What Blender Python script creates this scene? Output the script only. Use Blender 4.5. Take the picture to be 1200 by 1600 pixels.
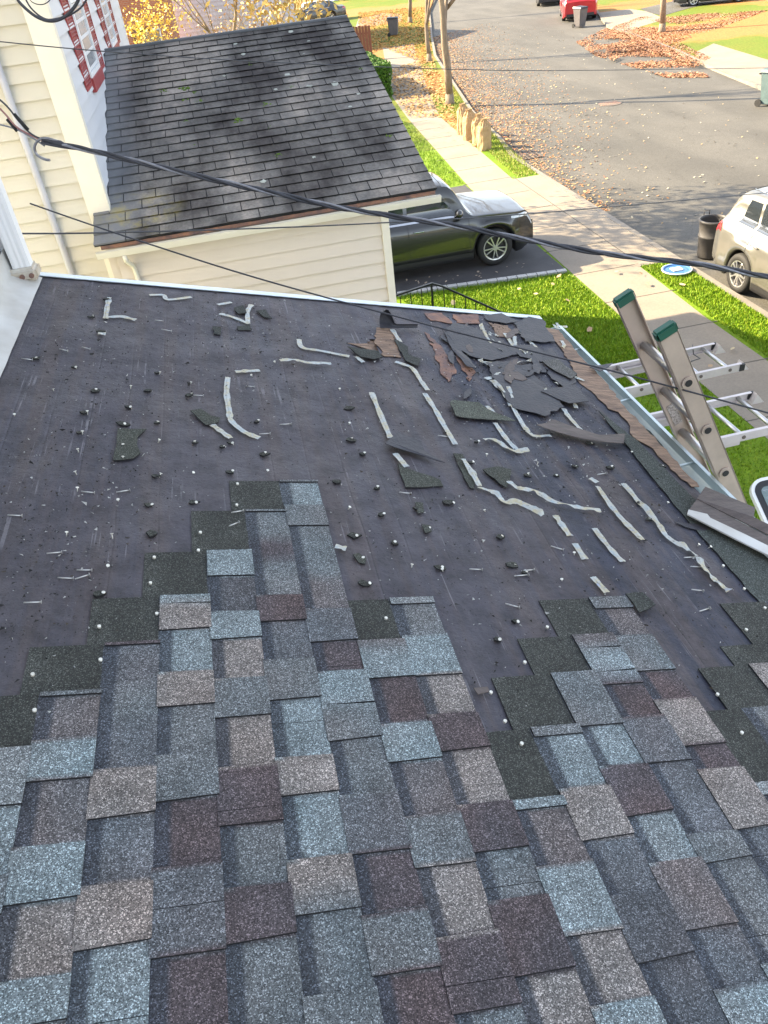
import bpy, bmesh, math, random
from mathutils import Vector, Matrix, noise
R = random.Random(11)
for o in list(bpy.data.objects): bpy.data.objects.remove(o)
S = bpy.context.scene
COL = S.collection
V = Vector
rad = math.radians

# ------------------------------------------------------------------ camera
F, CX, CY, H = 1200.0, 600.0, 800.0, 6.15
Yc = V((282-CX, CY+80, -F)).normalized()
Uc = V((-200, 1564, 1200)).normalized(); Uc = (Uc - Yc*Uc.dot(Yc)).normalized()
Xc = Yc.cross(Uc)
ROT = Matrix((Xc, Yc, Uc))            # camera -> world
CAM = V((0, 0, H))
cd = bpy.data.cameras.new('camera'); cam = bpy.data.objects.new('camera', cd); COL.objects.link(cam)
cam.matrix_world = Matrix.Translation(CAM) @ ROT.to_4x4()
cd.sensor_fit = 'VERTICAL'; cd.sensor_height = 36; cd.sensor_width = 27; cd.lens = 27
cd.clip_start = 0.05; cd.clip_end = 2000
S.camera = cam
S.render.resolution_x = 768; S.render.resolution_y = 1024

# ------------------------------------------------------------------ light
SUN_T = V((1.0, -0.62, 0)).normalized()
SEL = rad(31)
sun_dir = V((SUN_T.x*math.cos(SEL), SUN_T.y*math.cos(SEL), -math.sin(SEL)))
sd = bpy.data.lights.new('sun', 'SUN'); sd.energy = 3.9; sd.angle = rad(0.5); sd.color = (1.0, 0.81, 0.54)
so = bpy.data.objects.new('sun', sd); COL.objects.link(so)
so.rotation_euler = sun_dir.to_track_quat('-Z', 'Y').to_euler(); so.location = (-20, -3, 30)
w = bpy.data.worlds.new("World"); S.world = w; w.use_nodes = True
nt = w.node_tree; nt.nodes.clear()
sky = nt.nodes.new('ShaderNodeTexSky'); sky.sky_type = 'NISHITA'; sky.sun_disc = False
sky.sun_elevation = SEL; sky.sun_rotation = math.atan2(-SUN_T.x, -SUN_T.y); sky.air_density = 1.0; sky.dust_density = 1.5
bg = nt.nodes.new('ShaderNodeBackground'); bg.inputs[1].default_value = 0.10
ow = nt.nodes.new('ShaderNodeOutputWorld')
hs = nt.nodes.new('ShaderNodeHueSaturation'); hs.inputs['Saturation'].default_value = .5; nt.links.new(sky.outputs[0], hs.inputs['Color']); nt.links.new(hs.outputs[0], bg.inputs[0]); nt.links.new(bg.outputs[0], ow.inputs[0])
S.view_settings.view_transform = 'Standard'; S.view_settings.look = 'None'
S.view_settings.exposure = 2.6; S.view_settings.gamma = 1
S.render.engine = 'CYCLES'

# ------------------------------------------------------------------ pixel/world maths (real positions on real planes)
def ray(px, py):
    return ROT @ V((px-CX, CY-py, -F)) / F
def gnd(px, py, z=0.0):
    r = ray(px, py); return CAM + r*((z-H)/r.z)
def onx(px, py, x): r = ray(px, py); return CAM + r*(x/r.x)
def ony(px, py, y): r = ray(px, py); return CAM + r*(y/r.y)
AR = rad(15.5)
NR = V((math.sin(AR), 0, math.cos(AR))); DR = V((math.cos(AR), 0, -math.sin(AR)))
HR = 1.66
def P(u, v, w=0.0): return CAM + DR*u + V((0, v, 0)) + NR*(w-HR)
def ruv(px, py, w=0.0):
    q = ray(px, py); p = q*(-(HR-w)/q.dot(NR)); return (p.dot(DR), p.y)

# ------------------------------------------------------------------ materials
def lin(c):
    return tuple(((x/255/12.92) if x/255 <= .04045 else ((x/255+.055)/1.055)**2.4) for x in c)
class NB:
    def __init__(s, name):
        s.m = bpy.data.materials.new(name); s.m.use_nodes = True; s.t = s.m.node_tree
        s.b = s.t.nodes['Principled BSDF']; s.pos = s.t.nodes.new('ShaderNodeNewGeometry').outputs['Position']
    def n(s, typ, **kw):
        x = s.t.nodes.new('ShaderNode'+typ)
        for k, v in kw.items(): setattr(x, k, v)
        return x
    def l(s, a, b): s.t.links.new(a, b)
    def noise(s, scale, detail=3, rough=.55, vec=None, stretch=None):
        x = s.n('TexNoise'); x.inputs['Scale'].default_value = scale; x.inputs['Detail'].default_value = detail; x.inputs['Roughness'].default_value = rough
        v = vec or s.pos
        if stretch:
            m = s.n('Mapping'); m.inputs['Scale'].default_value = stretch; s.l(v, m.inputs[0]); v = m.outputs[0]
        s.l(v, x.inputs['Vector']); return x.outputs['Fac']
    def ramp(s, fac, stops, interp='LINEAR'):
        x = s.n('ValToRGB'); x.color_ramp.interpolation = interp; e = x.color_ramp.elements
        while len(e) > 1: e.remove(e[0])
        e[0].position = stops[0][0]; c = stops[0][1]; e[0].color = (*c, 1) if hasattr(c, '__len__') else (c, c, c, 1)
        for p, c in stops[1:]:
            q = e.new(p); q.color = (*c, 1) if hasattr(c, '__len__') else (c, c, c, 1)
        s.l(fac, x.inputs[0]); return x.outputs[0]
    def mix(s, a, b, fac, mode='MIX'):
        x = s.n('Mix', data_type='RGBA', blend_type=mode)
        for i, v in ((0, fac), (6, a), (7, b)):
            if hasattr(v, 'is_linked') or hasattr(v, 'links'): s.l(v, x.inputs[i])
            elif i == 0: x.inputs[0].default_value = v
            else: x.inputs[i].default_value = (*v, 1)
        return x.outputs[2]
    def bump(s, h, strength=.3, dist=.01):
        x = s.n('Bump'); x.inputs['Strength'].default_value = strength; x.inputs['Distance'].default_value = dist
        s.l(h, x.inputs['Height']); s.l(x.outputs[0], s.b.inputs['Normal'])
    def done(s, col=None, rough=.7, metal=0, spec=None, coat=None):
        if col is not None:
            if hasattr(col, 'links'): s.l(col, s.b.inputs['Base Color'])
            else: s.b.inputs['Base Color'].default_value = (*col, 1)
        if hasattr(rough, 'links'): s.l(rough, s.b.inputs['Roughness'])
        else: s.b.inputs['Roughness'].default_value = rough
        s.b.inputs['Metallic'].default_value = metal
        if spec is not None: s.b.inputs['Specular IOR Level'].default_value = spec
        if coat: s.b.inputs['Coat Weight'].default_value = coat; s.b.inputs['Coat Roughness'].default_value = .04
        return s.m
def simple(name, c, c2=None, scale=6, rough=.6, metal=0, bump=0, bs=None, spec=None, coat=None, stretch=None):
    b = NB(name)
    c2 = c2 or tuple(x*.82 for x in c)
    f = b.noise(scale, 4, stretch=stretch)
    col = b.ramp(f, [(.3, c), (.7, c2)])
    if bump: b.bump(b.noise(bs or scale*4, 3), bump, .01)
    return b.done(col, rough, metal, spec, coat)

M = {}
# granulated shingle: colour attribute times mineral speckle
def granule(name, dark=.32, light=2.5, sc=450):
    b = NB(name)
    at = b.n('VertexColor', layer_name='Col').outputs[0]
    v = b.n('TexVoronoi'); v.inputs['Scale'].default_value = sc; b.l(b.pos, v.inputs['Vector'])
    sep = b.n('SeparateColor'); b.l(v.outputs['Color'], sep.inputs[0])
    r1 = b.ramp(sep.outputs[0], [(0, dark), (.34, .7), (.35, .95), (.7, 1.05), (.84, 1.3), (.89, light), (1, light*1.3)])
    c = b.mix(at, r1, 1.0, 'MULTIPLY')
    n2 = b.ramp(b.noise(9, 4), [(.3, .84), (.7, 1.14)])
    c = b.mix(c, n2, 1.0, 'MULTIPLY')
    n3 = b.ramp(b.noise(120, 2), [(.3, .8), (.7, 1.2)])
    c = b.mix(c, n3, 1.0, 'MULTIPLY')
    b.bump(sep.outputs[1], .6, .0015)
    return b.done(c, .85, spec=.35)
M['granule'] = granule('shingle_granules')
M['headlap'] = granule('shingle_headlap_granules', .5, 2.6)
M['edge'] = simple('asphalt_edge', (.012, .012, .014), rough=.8)
# roofing felt
def felt():
    b = NB('roofing_felt')
    base = b.ramp(b.noise(1.3, 5), [(.3, (.055, .053, .068)), (.7, (.070, .064, .075))])
    sep = b.n('SeparateXYZ'); b.l(b.pos, sep.inputs[0])
    # browner strips towards the middle, wetter, darker blue sheet near the eave
    m1 = b.ramp(sep.outputs[0], [(.0, 0), (1, 1)])
    mp = b.n('MapRange'); mp.inputs[1].default_value = .62; mp.inputs[2].default_value = .66
    ad = b.n('Math', operation='ADD'); b.l(sep.outputs[0], ad.inputs[0])
    wob = b.n('Math', operation='MULTIPLY'); b.l(b.noise(2.2, 4), wob.inputs[0]); wob.inputs[1].default_value = .35; b.l(wob.outputs[0], ad.inputs[1])
    b.l(ad.outputs[0], mp.inputs[0]); mp.inputs[1].default_value = 1.05; mp.inputs[2].default_value = 1.12
    c = b.mix(base, (.036, .039, .058), mp.outputs[0])
    lon = b.ramp(b.noise(1, 5, .6, stretch=(11, .7, 11)), [(.46, 0), (.6, 1)])
    c = b.mix(c, (.078, .064, .066), b.mix((0, 0, 0), lon, .75))
    bl = b.ramp(b.noise(9, 7, .75), [(.36, .68), (.5, 1.0), (.64, 1.28)])
    c = b.mix(c, bl, 1, 'MULTIPLY')
    # grit
    v = b.n('TexVoronoi'); v.inputs['Scale'].default_value = 75; b.l(b.pos, v.inputs['Vector'])
    g = b.ramp(v.outputs['Distance'], [(.0, 1), (.13, 1), (.17, 0)])
    gm = b.ramp(b.noise(5, 3), [(.45, 0), (.6, 1)])
    g2 = b.mix((0, 0, 0), g, gm)
    c = b.mix(c, (.014, .014, .016), g2)
    # chalk lines down the slope courses
    ws = b.ramp(b.noise(1, 2, stretch=(60, 1.1, 60)), [(.63, 0), (.67, 1)])
    ws2 = b.mix((0, 0, 0), ws, b.ramp(b.noise(6, 3), [(.5, 0), (.62, .55)]))
    c = b.mix(c, (.22, .21, .23), ws2)
    # printed/embossed course lines running along the courses
    un = b.n('Math', operation='MULTIPLY_ADD'); b.l(sep.outputs[0], un.inputs[0]); un.inputs[1].default_value = 1/.141; un.inputs[2].default_value = .37
    wn = b.n('Math', operation='MULTIPLY_ADD'); b.l(b.noise(1.4, 2), wn.inputs[0]); wn.inputs[1].default_value = .22; b.l(un.outputs[0], wn.inputs[2])
    fr = b.n('Math', operation='FRACT'); b.l(wn.outputs[0], fr.inputs[0])
    ln = b.ramp(fr.outputs[0], [(0, .62), (.018, .55), (.04, 1.0), (.5, 1), (.505, .80), (.53, 1.0), (.93, 1.0), (.97, 1.28), (1, 1.1)])
    msk = b.ramp(b.noise(1, 4, .65, stretch=(3, 1.5, 3)), [(.42, 0), (.62, 1)])
    c = b.mix(c, b.mix(c, ln, 1, 'MULTIPLY'), msk)
    scf = b.ramp(b.noise(1, 5, .75, stretch=(25, 6, 25)), [(.6, 0), (.72, .5)])
    c = b.mix(c, (.10, .095, .11), scf)
    sm = b.ramp(b.noise(3.3, 6, .7), [(.62, 0), (.75, .35)])
    c = b.mix(c, (.12, .115, .13), sm)
    b.bump(b.noise(11, 7, .7), .8, .016)
    return b.done(c, b.ramp(b.noise(4, 3), [(.3, .5), (.7, .75)]), spec=.4)
M['felt'] = felt()
M['feltpiece'] = simple('torn_felt', (.030, .031, .040), (.052, .05, .058), 12, .6, bump=.4, bs=60)
M['feltback'] = simple('felt_underside', (.08, .065, .06), (.13, .105, .095), 9, .7, bump=.3, bs=50, stretch=(1, 6, 1))
M['ply'] = simple('weathered_plywood', (.31, .205, .135), (.105, .07, .055), 9, .8, bump=.4, bs=60, stretch=(1, 6, 1))
M['plydark'] = simple('stained_plywood', (.30, .15, .09), (.10, .07, .075), 11, .75, bump=.3, bs=40)
M['tape'] = None
def tape():
    b = NB('release_film')
    c = b.ramp(b.noise(22, 3), [(.3, (.66, .76, .80)), (.5, (.80, .81, .76)), (.62, (.80, .74, .52)), (.75, (.64, .70, .86))])
    d = b.ramp(b.noise(70, 4), [(.30, .55), (.42, 1)])
    c = b.mix(c, d, 1, 'MULTIPLY')
    b.bump(b.noise(60, 3), .5, .004)
    return b.done(c, .25, spec=.7)
M['tape'] = tape()
M['nail'] = simple('galvanised_nail', (.62, .62, .60), (.45, .45, .45), 40, .35, .6)
M['nailhead'] = simple('nail_head', (.80, .79, .72), (.6, .58, .5), 60, .4, .2)
M['white'] = simple('white_vinyl', (.80, .80, .80), (.73, .74, .75), 2, .45)
M['cream'] = simple('cream_siding', (.60, .572, .49), (.55, .525, .45), 1.2, .5, bump=.1, bs=30)
M['creamg'] = simple('grey_cream_siding', (.68, .61, .52), (.63, .565, .485), 1.5, .55, bump=.1, bs=30)
M['trim'] = simple('cream_trim', (.80, .76, .66), (.72, .68, .58), 2, .45)
M['redshutter'] = simple('red_shutter', (.34, .045, .045), (.25, .035, .04), 5, .5)
M['glass'] = simple('window_glass', (.03, .04, .05), (.05, .06, .07), 2, .05, spec=1)
M['alu'] = simple('aluminium', (.66, .66, .66), (.52, .52, .53), 8, .35, .85, stretch=(1, 1, 8))
M['alurail'] = simple('ladder_rail', (.56, .46, .39), (.46, .375, .32), 9, .45, .35)
M['alupink'] = simple('ladder_rail_side', (.66, .60, .58), (.55, .50, .49), 6, .4, .45)
M['gutter'] = simple('gutter_metal', (.62, .70, .70), (.50, .57, .58), 5, .35, .55)
M['green'] = simple('green_cap', (.012, .11, .072), (.01, .08, .052), 9, .45)
M['black'] = simple('black_plastic', (.02, .02, .022), rough=.45)
M['rubber'] = simple('rubber', (.018, .018, .018), rough=.75)
M['flash'] = simple('weathered_flashing', (.56, .56, .54), (.42, .40, .36), 4, .5, .2, bump=.3, bs=14)
M['cableb'] = simple('cable_black', (.03, .032, .04), (.05, .05, .06), 20, .4)
M['cableg'] = simple('cable_alu', (.30, .30, .32), (.20, .20, .22), 60, .35, .5, stretch=(1, 1, 1))
M['road'] = None
def road():
    b = NB('road_asphalt')
    c = b.ramp(b.noise(.35, 5), [(.3, (.068, .066, .060)), (.7, (.092, .088, .079))])
    v = b.n('TexVoronoi'); v.inputs['Scale'].default_value = 45; b.l(b.pos, v.inputs['Vector'])
    sp = b.ramp(v.outputs['Color'], [(0, .72), (1, 1.25)]); c = b.mix(c, sp, 1, 'MULTIPLY')
    p = b.ramp(b.noise(.6, 3, stretch=(1, .25, 1)), [(.42, .84), (.6, 1.07)]); c = b.mix(c, p, 1, 'MULTIPLY')
    cr = b.n('TexVoronoi', feature='DISTANCE_TO_EDGE'); cr.inputs['Scale'].default_value = .22
    mx = b.n('Mapping'); b.l(b.pos, mx.inputs[0])
    w2 = b.n('TexNoise'); w2.inputs['Scale'].default_value = .9; b.l(b.pos, w2.inputs['Vector'])
    vm = b.n('VectorMath', operation='MULTIPLY_ADD'); b.l(w2.outputs['Color'], vm.inputs[0]); vm.inputs[1].default_value = (2, 2, 0); b.l(b.pos, vm.inputs[2])
    b.l(vm.outputs[0], cr.inputs['Vector'])
    k = b.ramp(cr.outputs['Distance'], [(0, .7), (.006, 1)]); c = b.mix(c, k, .7, 'MULTIPLY')
    b.bump(b.noise(60, 3), .3, .01)
    return b.done(c, .85)
M['road'] = road()
M['drive'] = simple('driveway_asphalt', (.035, .036, .042), (.055, .055, .06), 3, .8, bump=.4, bs=70)
def concrete(nm, c1, c2):
    b = NB(nm)
    c = b.ramp(b.noise(1.1, 6), [(.3, c1), (.7, c2)])
    c = b.mix(c, b.ramp(b.noise(30, 4, .7), [(.3, .86), (.7, 1.1)]), 1, 'MULTIPLY')
    b.bump(b.noise(50, 3), .25, .006)
    return b.done(c, .85)
M['walk'] = concrete('sidewalk_concrete', (.25, .215, .17), (.20, .17, .135))
M['joint'] = simple('joint_dirt', (.10, .09, .075), rough=.9)
M['curb'] = concrete('curb_stone', (.21, .19, .165), (.16, .145, .125))
M['paver'] = concrete('paver_stone', (.42, .42, .42), (.33, .34, .35))
def lawn():
    b = NB('lawn')
    c = b.ramp(b.noise(.8, 5), [(.3, (.11, .20, .008)), (.7, (.16, .25, .01))])
    c = b.mix(c, b.ramp(b.noise(25, 5, .75), [(.3, .55), (.7, 1.35)]), 1, 'MULTIPLY')
    b.bump(b.noise(50, 4, .7), .8, .03)
    return b.done(c, .8, spec=.2)
M['lawn'] = lawn()
def farlawn():
    b = NB('leafy_lawn')
    c = b.ramp(b.noise(.35, 5), [(.4, (.10, .15, .015)), (.6, (.13, .15, .02))])
    lf = b.ramp(b.noise(.11, 4), [(.47, 0), (.53, 1)])
    sp = b.ramp(b.noise(7, 5, .8), [(.35, (.24, .11, .035)), (.55, (.34, .18, .055)), (.7, (.19, .08, .03))])
    c = b.mix(c, sp, lf)
    c = b.mix(c, b.ramp(b.noise(9, 5, .75), [(.3, .6), (.7, 1.3)]), 1, 'MULTIPLY')
    return b.done(c, .85, spec=.2)
M['farlawn'] = farlawn()
def attr(name, rough=.8, layer='Col', bump=0, bs=40, spec=.3, trans=0):
    b = NB(name); at = b.n('VertexColor', layer_name=layer).outputs[0]
    c = b.mix(at, b.ramp(b.noise(bs, 3), [(.3, .8), (.7, 1.15)]), 1, 'MULTIPLY')
    if bump: b.bump(b.noise(bs, 3), bump, .01)
    return b.done(c, rough, spec=spec)
M['leaf'] = attr('dead_leaf')
M['blade'] = attr('grass_blade', .6)
M['foliage'] = attr('foliage', .6)
M['bark'] = simple('bark', (.27, .21, .15), (.15, .115, .085), 12, .9, bump=.8, bs=25, stretch=(1, 1, .25))
M['bag'] = simple('kraft_paper', (.40, .27, .14), (.32, .21, .105), 9, .8, bump=.8, bs=18)
M['binblack'] = simple('bin_plastic', (.045, .043, .045), (.07, .065, .06), 7, .55, bump=.2, bs=9)
M['bingrey'] = simple('cart_plastic', (.09, .085, .09), (.12, .11, .11), 5, .5)
M['bingreen'] = simple('cart_teal', (.10, .15, .15), (.08, .12, .125), 5, .5)
M['blue'] = simple('blue_plastic', (.05, .16, .42), (.04, .12, .33), 7, .4)
M['pale'] = simple('pale_plastic', (.55, .66, .72), rough=.4)
M['brick'] = None
def brick():
    b = NB('red_brick')
    x = b.n('TexBrick'); x.inputs['Scale'].default_value = 3.2; x.inputs['Color1'].default_value = (.30, .085, .045, 1); x.inputs['Color2'].default_value = (.38, .13, .07, 1); x.inputs['Mortar'].default_value = (.33, .28, .22, 1)
    m = b.n('Mapping'); m.inputs['Rotation'].default_value = (rad(90), 0, 0); b.l(b.pos, m.inputs[0]); b.l(m.outputs[0], x.inputs['Vector'])
    return b.done(x.outputs['Color'], .85)
M['brick'] = brick()
M['fence'] = simple('stained_fence', (.24, .09, .045), (.15, .06, .035), 4, .8, stretch=(6, 6, 1))
M['iron'] = simple('black_iron', (.012, .012, .014), rough=.35, spec=.6)
M['chrome'] = simple('chrome', (.75, .76, .78), rough=.15, metal=1)
M['wheelm'] = simple('alloy', (.62, .62, .63), (.5, .5, .52), 8, .3, .8)
M['lamp'] = simple('headlamp', (.55, .58, .60), (.35, .37, .40), 14, .08, spec=1, coat=1)
M['red'] = simple('tail_lamp', (.45, .01, .015), rough=.12, spec=.8, coat=1)
M['plate'] = simple('licence_plate', (.65, .62, .5), rough=.4)
def paint(nm, c, metal=.5, rough=.32):
    return simple(nm, c, tuple(x*.94 for x in c), 2, rough, metal, coat=1)
M['p_suv'] = paint('paint_grey_green', (.062, .062, .060), .85, .3)
M['p_silver'] = paint('paint_champagne', (.20, .195, .17), .6)
M['p_red'] = paint('paint_red', (.45, .012, .02), .3)
M['p_grey'] = paint('paint_grey', (.06, .065, .07), .6)
M['p_white'] = paint('paint_white', (.8, .8, .8), 0)
M['p_blue'] = paint('paint_blue', (.12, .2, .33), .5)
M['carglass'] = simple('car_glass', (.018, .024, .03), (.03, .036, .042), 3, .04, spec=1, coat=1)
def oldroof():
    b = NB('old_shingles')
    at = b.n('VertexColor', layer_name='Col').outputs[0]
    n1 = b.ramp(b.noise(.84, 5, .6, stretch=(1.6, .5, 1)), [(.40, (.30, .29, .31)), (.53, (1.0, 1.04, 1.06)), (.62, (1.75, 1.72, 1.66))])
    c = b.mix(at, n1, 1, 'MULTIPLY')
    c = b.mix(c, b.ramp(b.noise(3.5, 5, .7), [(.3, .7), (.7, 1.3)]), 1, 'MULTIPLY')
    c = b.mix(c, b.ramp(b.noise(45, 3, .7), [(.3, .75), (.7, 1.25)]), 1, 'MULTIPLY')
    sx = b.n('SeparateXYZ'); b.l(b.pos, sx.inputs[0]); wx = b.n('Math', operation='ADD'); b.l(sx.outputs[0], wx.inputs[0]); w3 = b.n('Math', operation='MULTIPLY'); b.l(b.noise(1.6, 4), w3.inputs[0]); w3.inputs[1].default_value = .35; b.l(w3.outputs[0], wx.inputs[1])
    mr = b.n('MapRange'); mr.inputs[1].default_value = -.90; mr.inputs[2].default_value = -.62; mr.inputs[3].default_value = 1; mr.inputs[4].default_value = 0; b.l(wx.outputs[0], mr.inputs[0])
    c = b.mix(c, (.20, .21, .225), b.mix((0, 0, 0), mr.outputs[0], .7))
    # old lichen bloom near the left eave corner
    vd = b.n('VectorMath', operation='DISTANCE'); b.l(b.pos, vd.inputs[0]); vd.inputs[1].default_value = (-.875, 7.6, 4.27)
    f = b.ramp(vd.outputs['Value'], [(.05, 1), (.47, 0)])
    c = b.mix(c, (.36, .30, .07), b.mix((0, 0, 0), f, b.ramp(b.noise(5, 5, .7), [(.48, 0), (.66, .75)])))
    b.bump(b.noise(30, 3), .3, .01)
    return b.done(c, .88, spec=.25)
M['oldroof'] = oldroof()
M['moss'] = simple('moss', (.06, .12, .01), (.12, .19, .02), 30, .9, bump=.6, bs=80)
M['lichen'] = simple('lichen', (.45, .47, .42), (.33, .35, .3), 30, .9)
M['sidingw'] = simple('white_siding', (.58, .59, .61), (.53, .54, .57), 1, .5)  # on the neighbour's side wall this cool tone stands in for skylight
M['sidingb'] = simple('pale_siding', (.56, .57, .62), (.5, .52, .57), 1, .5)
M['iron_grate'] = simple('grate_iron', (.10, .085, .075), (.14, .11, .09), 9, .7)
M['rust'] = simple('rusty_metal', (.62, .60, .55), (.45, .36, .25), 14, .6, .3)

# ------------------------------------------------------------------ mesh helpers
def link(name, bm, mat, parent=None, smooth=False, mats=None, keep=False):
    bm.normal_update()
    me = bpy.data.meshes.new(name)
    if parent is not None:
        org = root_loc(parent)
    elif keep or not bm.verts: org = V((0, 0, 0))
    else:
        xs = [v.co for v in bm.verts]
        mn = V((min(c.x for c in xs), min(c.y for c in xs), min(c.z for c in xs))); mx = V((max(c.x for c in xs), max(c.y for c in xs), max(c.z for c in xs)))
        org = V(((mn.x+mx.x)/2, (mn.y+mx.y)/2, mn.z))
    for v in bm.verts: v.co = v.co - org
    if smooth:
        for f in bm.faces: f.smooth = True
    bm.to_mesh(me); bm.free()
    for m in (mats or [mat]): me.materials.append(m)
    o = bpy.data.objects.new(name, me); COL.objects.link(o)
    if parent is not None: o.parent = parent
    else: o.location = org
    return o
def root_loc(o):
    p = V((0, 0, 0))
    while o is not None: p = p + V(o.location); o = o.parent
    return p
def empty(name, loc, label, cat, group=None):
    o = bpy.data.objects.new(name, None); COL.objects.link(o); o.location = loc; o.empty_display_size = .2
    tag(o, label, cat, group); return o
def tag(o, label=None, cat=None, group=None, kind=None):
    if label: o['label'] = label
    if cat: o['category'] = cat
    if group: o['group'] = group
    if kind: o['kind'] = kind
    return o
def struct(name, bm, mat, smooth=False, mats=None, kind='structure'):
    o = link(name, bm, mat, smooth=smooth, mats=mats, keep=True); o['kind'] = kind; return o
def box(bm, lo, hi, mi=0):
    x0, y0, z0 = lo; x1, y1, z1 = hi
    vs = [bm.verts.new(c) for c in ((x0,y0,z0),(x1,y0,z0),(x1,y1,z0),(x0,y1,z0),(x0,y0,z1),(x1,y0,z1),(x1,y1,z1),(x0,y1,z1))]
    for f in ((0,3,2,1),(4,5,6,7),(0,1,5,4),(1,2,6,5),(2,3,7,6),(3,0,4,7)):
        bm.faces.new([vs[i] for i in f]).material_index = mi
def obox(bm, a, b, wid, hei, up=V((0, 0, 1)), mi=0):
    """bar from a to b with width across and height along up"""
    a, b = V(a), V(b); d = (b-a).normalized(); s = d.cross(up)
    if s.length < 1e-4: s = d.cross(V((0, 1, 0)))
    s.normalize(); t = s.cross(d).normalized()
    r = []
    for p in (a, b):
        r.append([bm.verts.new(p + s*(wid/2*i) + t*(hei/2*j)) for i, j in ((-1,-1),(1,-1),(1,1),(-1,1))])
    bm.faces.new(r[0][::-1]).material_index = mi; bm.faces.new(r[1]).material_index = mi
    for i in range(4):
        bm.faces.new((r[0][i], r[0][(i+1)%4], r[1][(i+1)%4], r[1][i])).material_index = mi
def tube(bm, pts, rads, n=8, cap=True, mi=0):
    pts = [V(p) for p in pts]
    if not hasattr(rads, '__len__'): rads = [rads]*len(pts)
    rings = []; prev = None
    for i, p in enumerate(pts):
        d = (pts[min(i+1, len(pts)-1)] - pts[max(i-1, 0)]).normalized()
        if prev is None:
            s = d.orthogonal().normalized()
        else:
            s = (prev - d*prev.dot(d)).normalized()
        prev = s; t = d.cross(s)
        rings.append([bm.verts.new(p + (s*math.cos(2*math.pi*k/n) + t*math.sin(2*math.pi*k/n))*rads[i]) for k in range(n)])
    for a, b in zip(rings, rings[1:]):
        for k in range(n):
            f = bm.faces.new((a[k], a[(k+1)%n], b[(k+1)%n], b[k])); f.material_index = mi; f.smooth = True
    if cap:
        bm.faces.new(rings[0][::-1]).material_index = mi; bm.faces.new(rings[-1]).material_index = mi
def lathe(bm, c, prof, n=24, mi=0, sx=1, sy=1):
    rings = []
    for r, z in prof:
        rings.append([bm.verts.new((c[0]+r*sx*math.cos(2*math.pi*k/n), c[1]+r*sy*math.sin(2*math.pi*k/n), c[2]+z)) for k in range(n)])
    for a, b in zip(rings, rings[1:]):
        for k in range(n):
            f = bm.faces.new((a[k], a[(k+1)%n], b[(k+1)%n], b[k])); f.material_index = mi; f.smooth = True
    bm.faces.new(rings[0][::-1]); bm.faces.new(rings[-1])
def prism(bm, pts, dirv, mi=0, smi=None):
    """extrude polygon pts by dirv (pts = top face)"""
    top = [bm.verts.new(p) for p in pts]; bot = [bm.verts.new(V(p)+V(dirv)) for p in pts]
    try:
        bm.faces.new(top).material_index = mi; bm.faces.new(bot[::-1]).material_index = mi if smi is None else smi
    except ValueError: pass
    n = len(top)
    for i in range(n):
        f = bm.faces.new((top[i], bot[i], bot[(i+1)%n], top[(i+1)%n])); f.material_index = mi if smi is None else smi
    bmesh.ops.recalc_face_normals(bm, faces=bm.faces[:])
def colset(bm, f, c):
    lay = bm.loops.layers.float_color.get('Col') or bm.loops.layers.float_color.new('Col')
    for l in f.loops: l[lay] = (*c, 1)
def inpoly(x, y, poly):
    r = False; n = len(poly)
    for i in range(n):
        x1, y1 = poly[i]; x2, y2 = poly[(i+1)%n]
        if (y1 > y) != (y2 > y) and x < (x2-x1)*(y-y1)/(y2-y1)+x1: r = not r
    return r

# ================================================================== GROUND
# left block (our side), right block (across the street)
lc = [(8.65, -25)] + [(8.65, y) for y in (0, 8, 14, 20, 24)] + [tuple(gnd(*p).xy) for p in ((785, 222), (740, 178), (705, 125), (682, 90), (676, 60), (672, 20))] + [(26, 95)]
rc = [(19.0, -25), (19.0, 5), (19.05, 20)] + [tuple(gnd(*p).xy) for p in ((1200, 146), (1113, 110), (1050, 80), (1000, 62), (950, 45), (938, 30), (925, 12))] + [(36, 92)]
def sheet(poly, z):
    bm = bmesh.new(); vs = [bm.verts.new((x, y, z)) for x, y in poly]; f = bm.faces.new(vs)
    if f.normal.z < 0: f.normal_flip()
    bmesh.ops.triangulate(bm, faces=[f]); bm.normal_update()
    for f in bm.faces:
        if f.normal.z < 0: f.normal_flip()
    return bm
bm = bmesh.new(); vs = [bm.verts.new(c) for c in ((-400,-400,-.05),(500,-400,-.05),(500,700,-.05),(-400,700,-.05))]; bm.faces.new(vs)
struct('ground', bm, M['farlawn'])
struct('road', sheet(lc + rc[::-1], 0.0), M['road'])
ZS = .11
def inset(line, d):
    out = []
    for i, (x, y) in enumerate(line):
        a = V(line[max(i-1, 0)]); b = V(line[min(i+1, len(line)-1)]); t = (b-a).normalized(); out.append((x + t.y*d, y - t.x*d))
    return out
def curbline(name, line, side):
    bm = bmesh.new(); inn = inset(line, side*.14)
    for i in range(len(line)-1):
        a0, a1, b0, b1 = line[i], line[i+1], inn[i], inn[i+1]
        vs = [bm.verts.new((*p, z)) for z in (-.04, ZS+.012) for p in (a0, a1, b1, b0)]
        for f in ((4,5,6,7),(0,1,5,4),(2,3,7,6)):
            bm.faces.new([vs[j] for j in f])
    bmesh.ops.recalc_face_normals(bm, faces=bm.faces[:])
    for f in bm.faces:
        if abs(f.normal.z) > .9 and f.normal.z < 0: f.normal_flip()
    return struct(name, bm, M['curb'])
curbline('kerb', lc, -1); curbline('kerb', rc, 1)
li = inset(lc, -.14); ri = inset(rc, .14)
struct('lawn', sheet(li[:7] + [(-30, li[6][1]), (-30, -25)], ZS), M['lawn'])
struct('lawn', sheet(li[6:] + [(-60, 95), (-60, li[6][1])], ZS), M['farlawn'])
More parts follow.
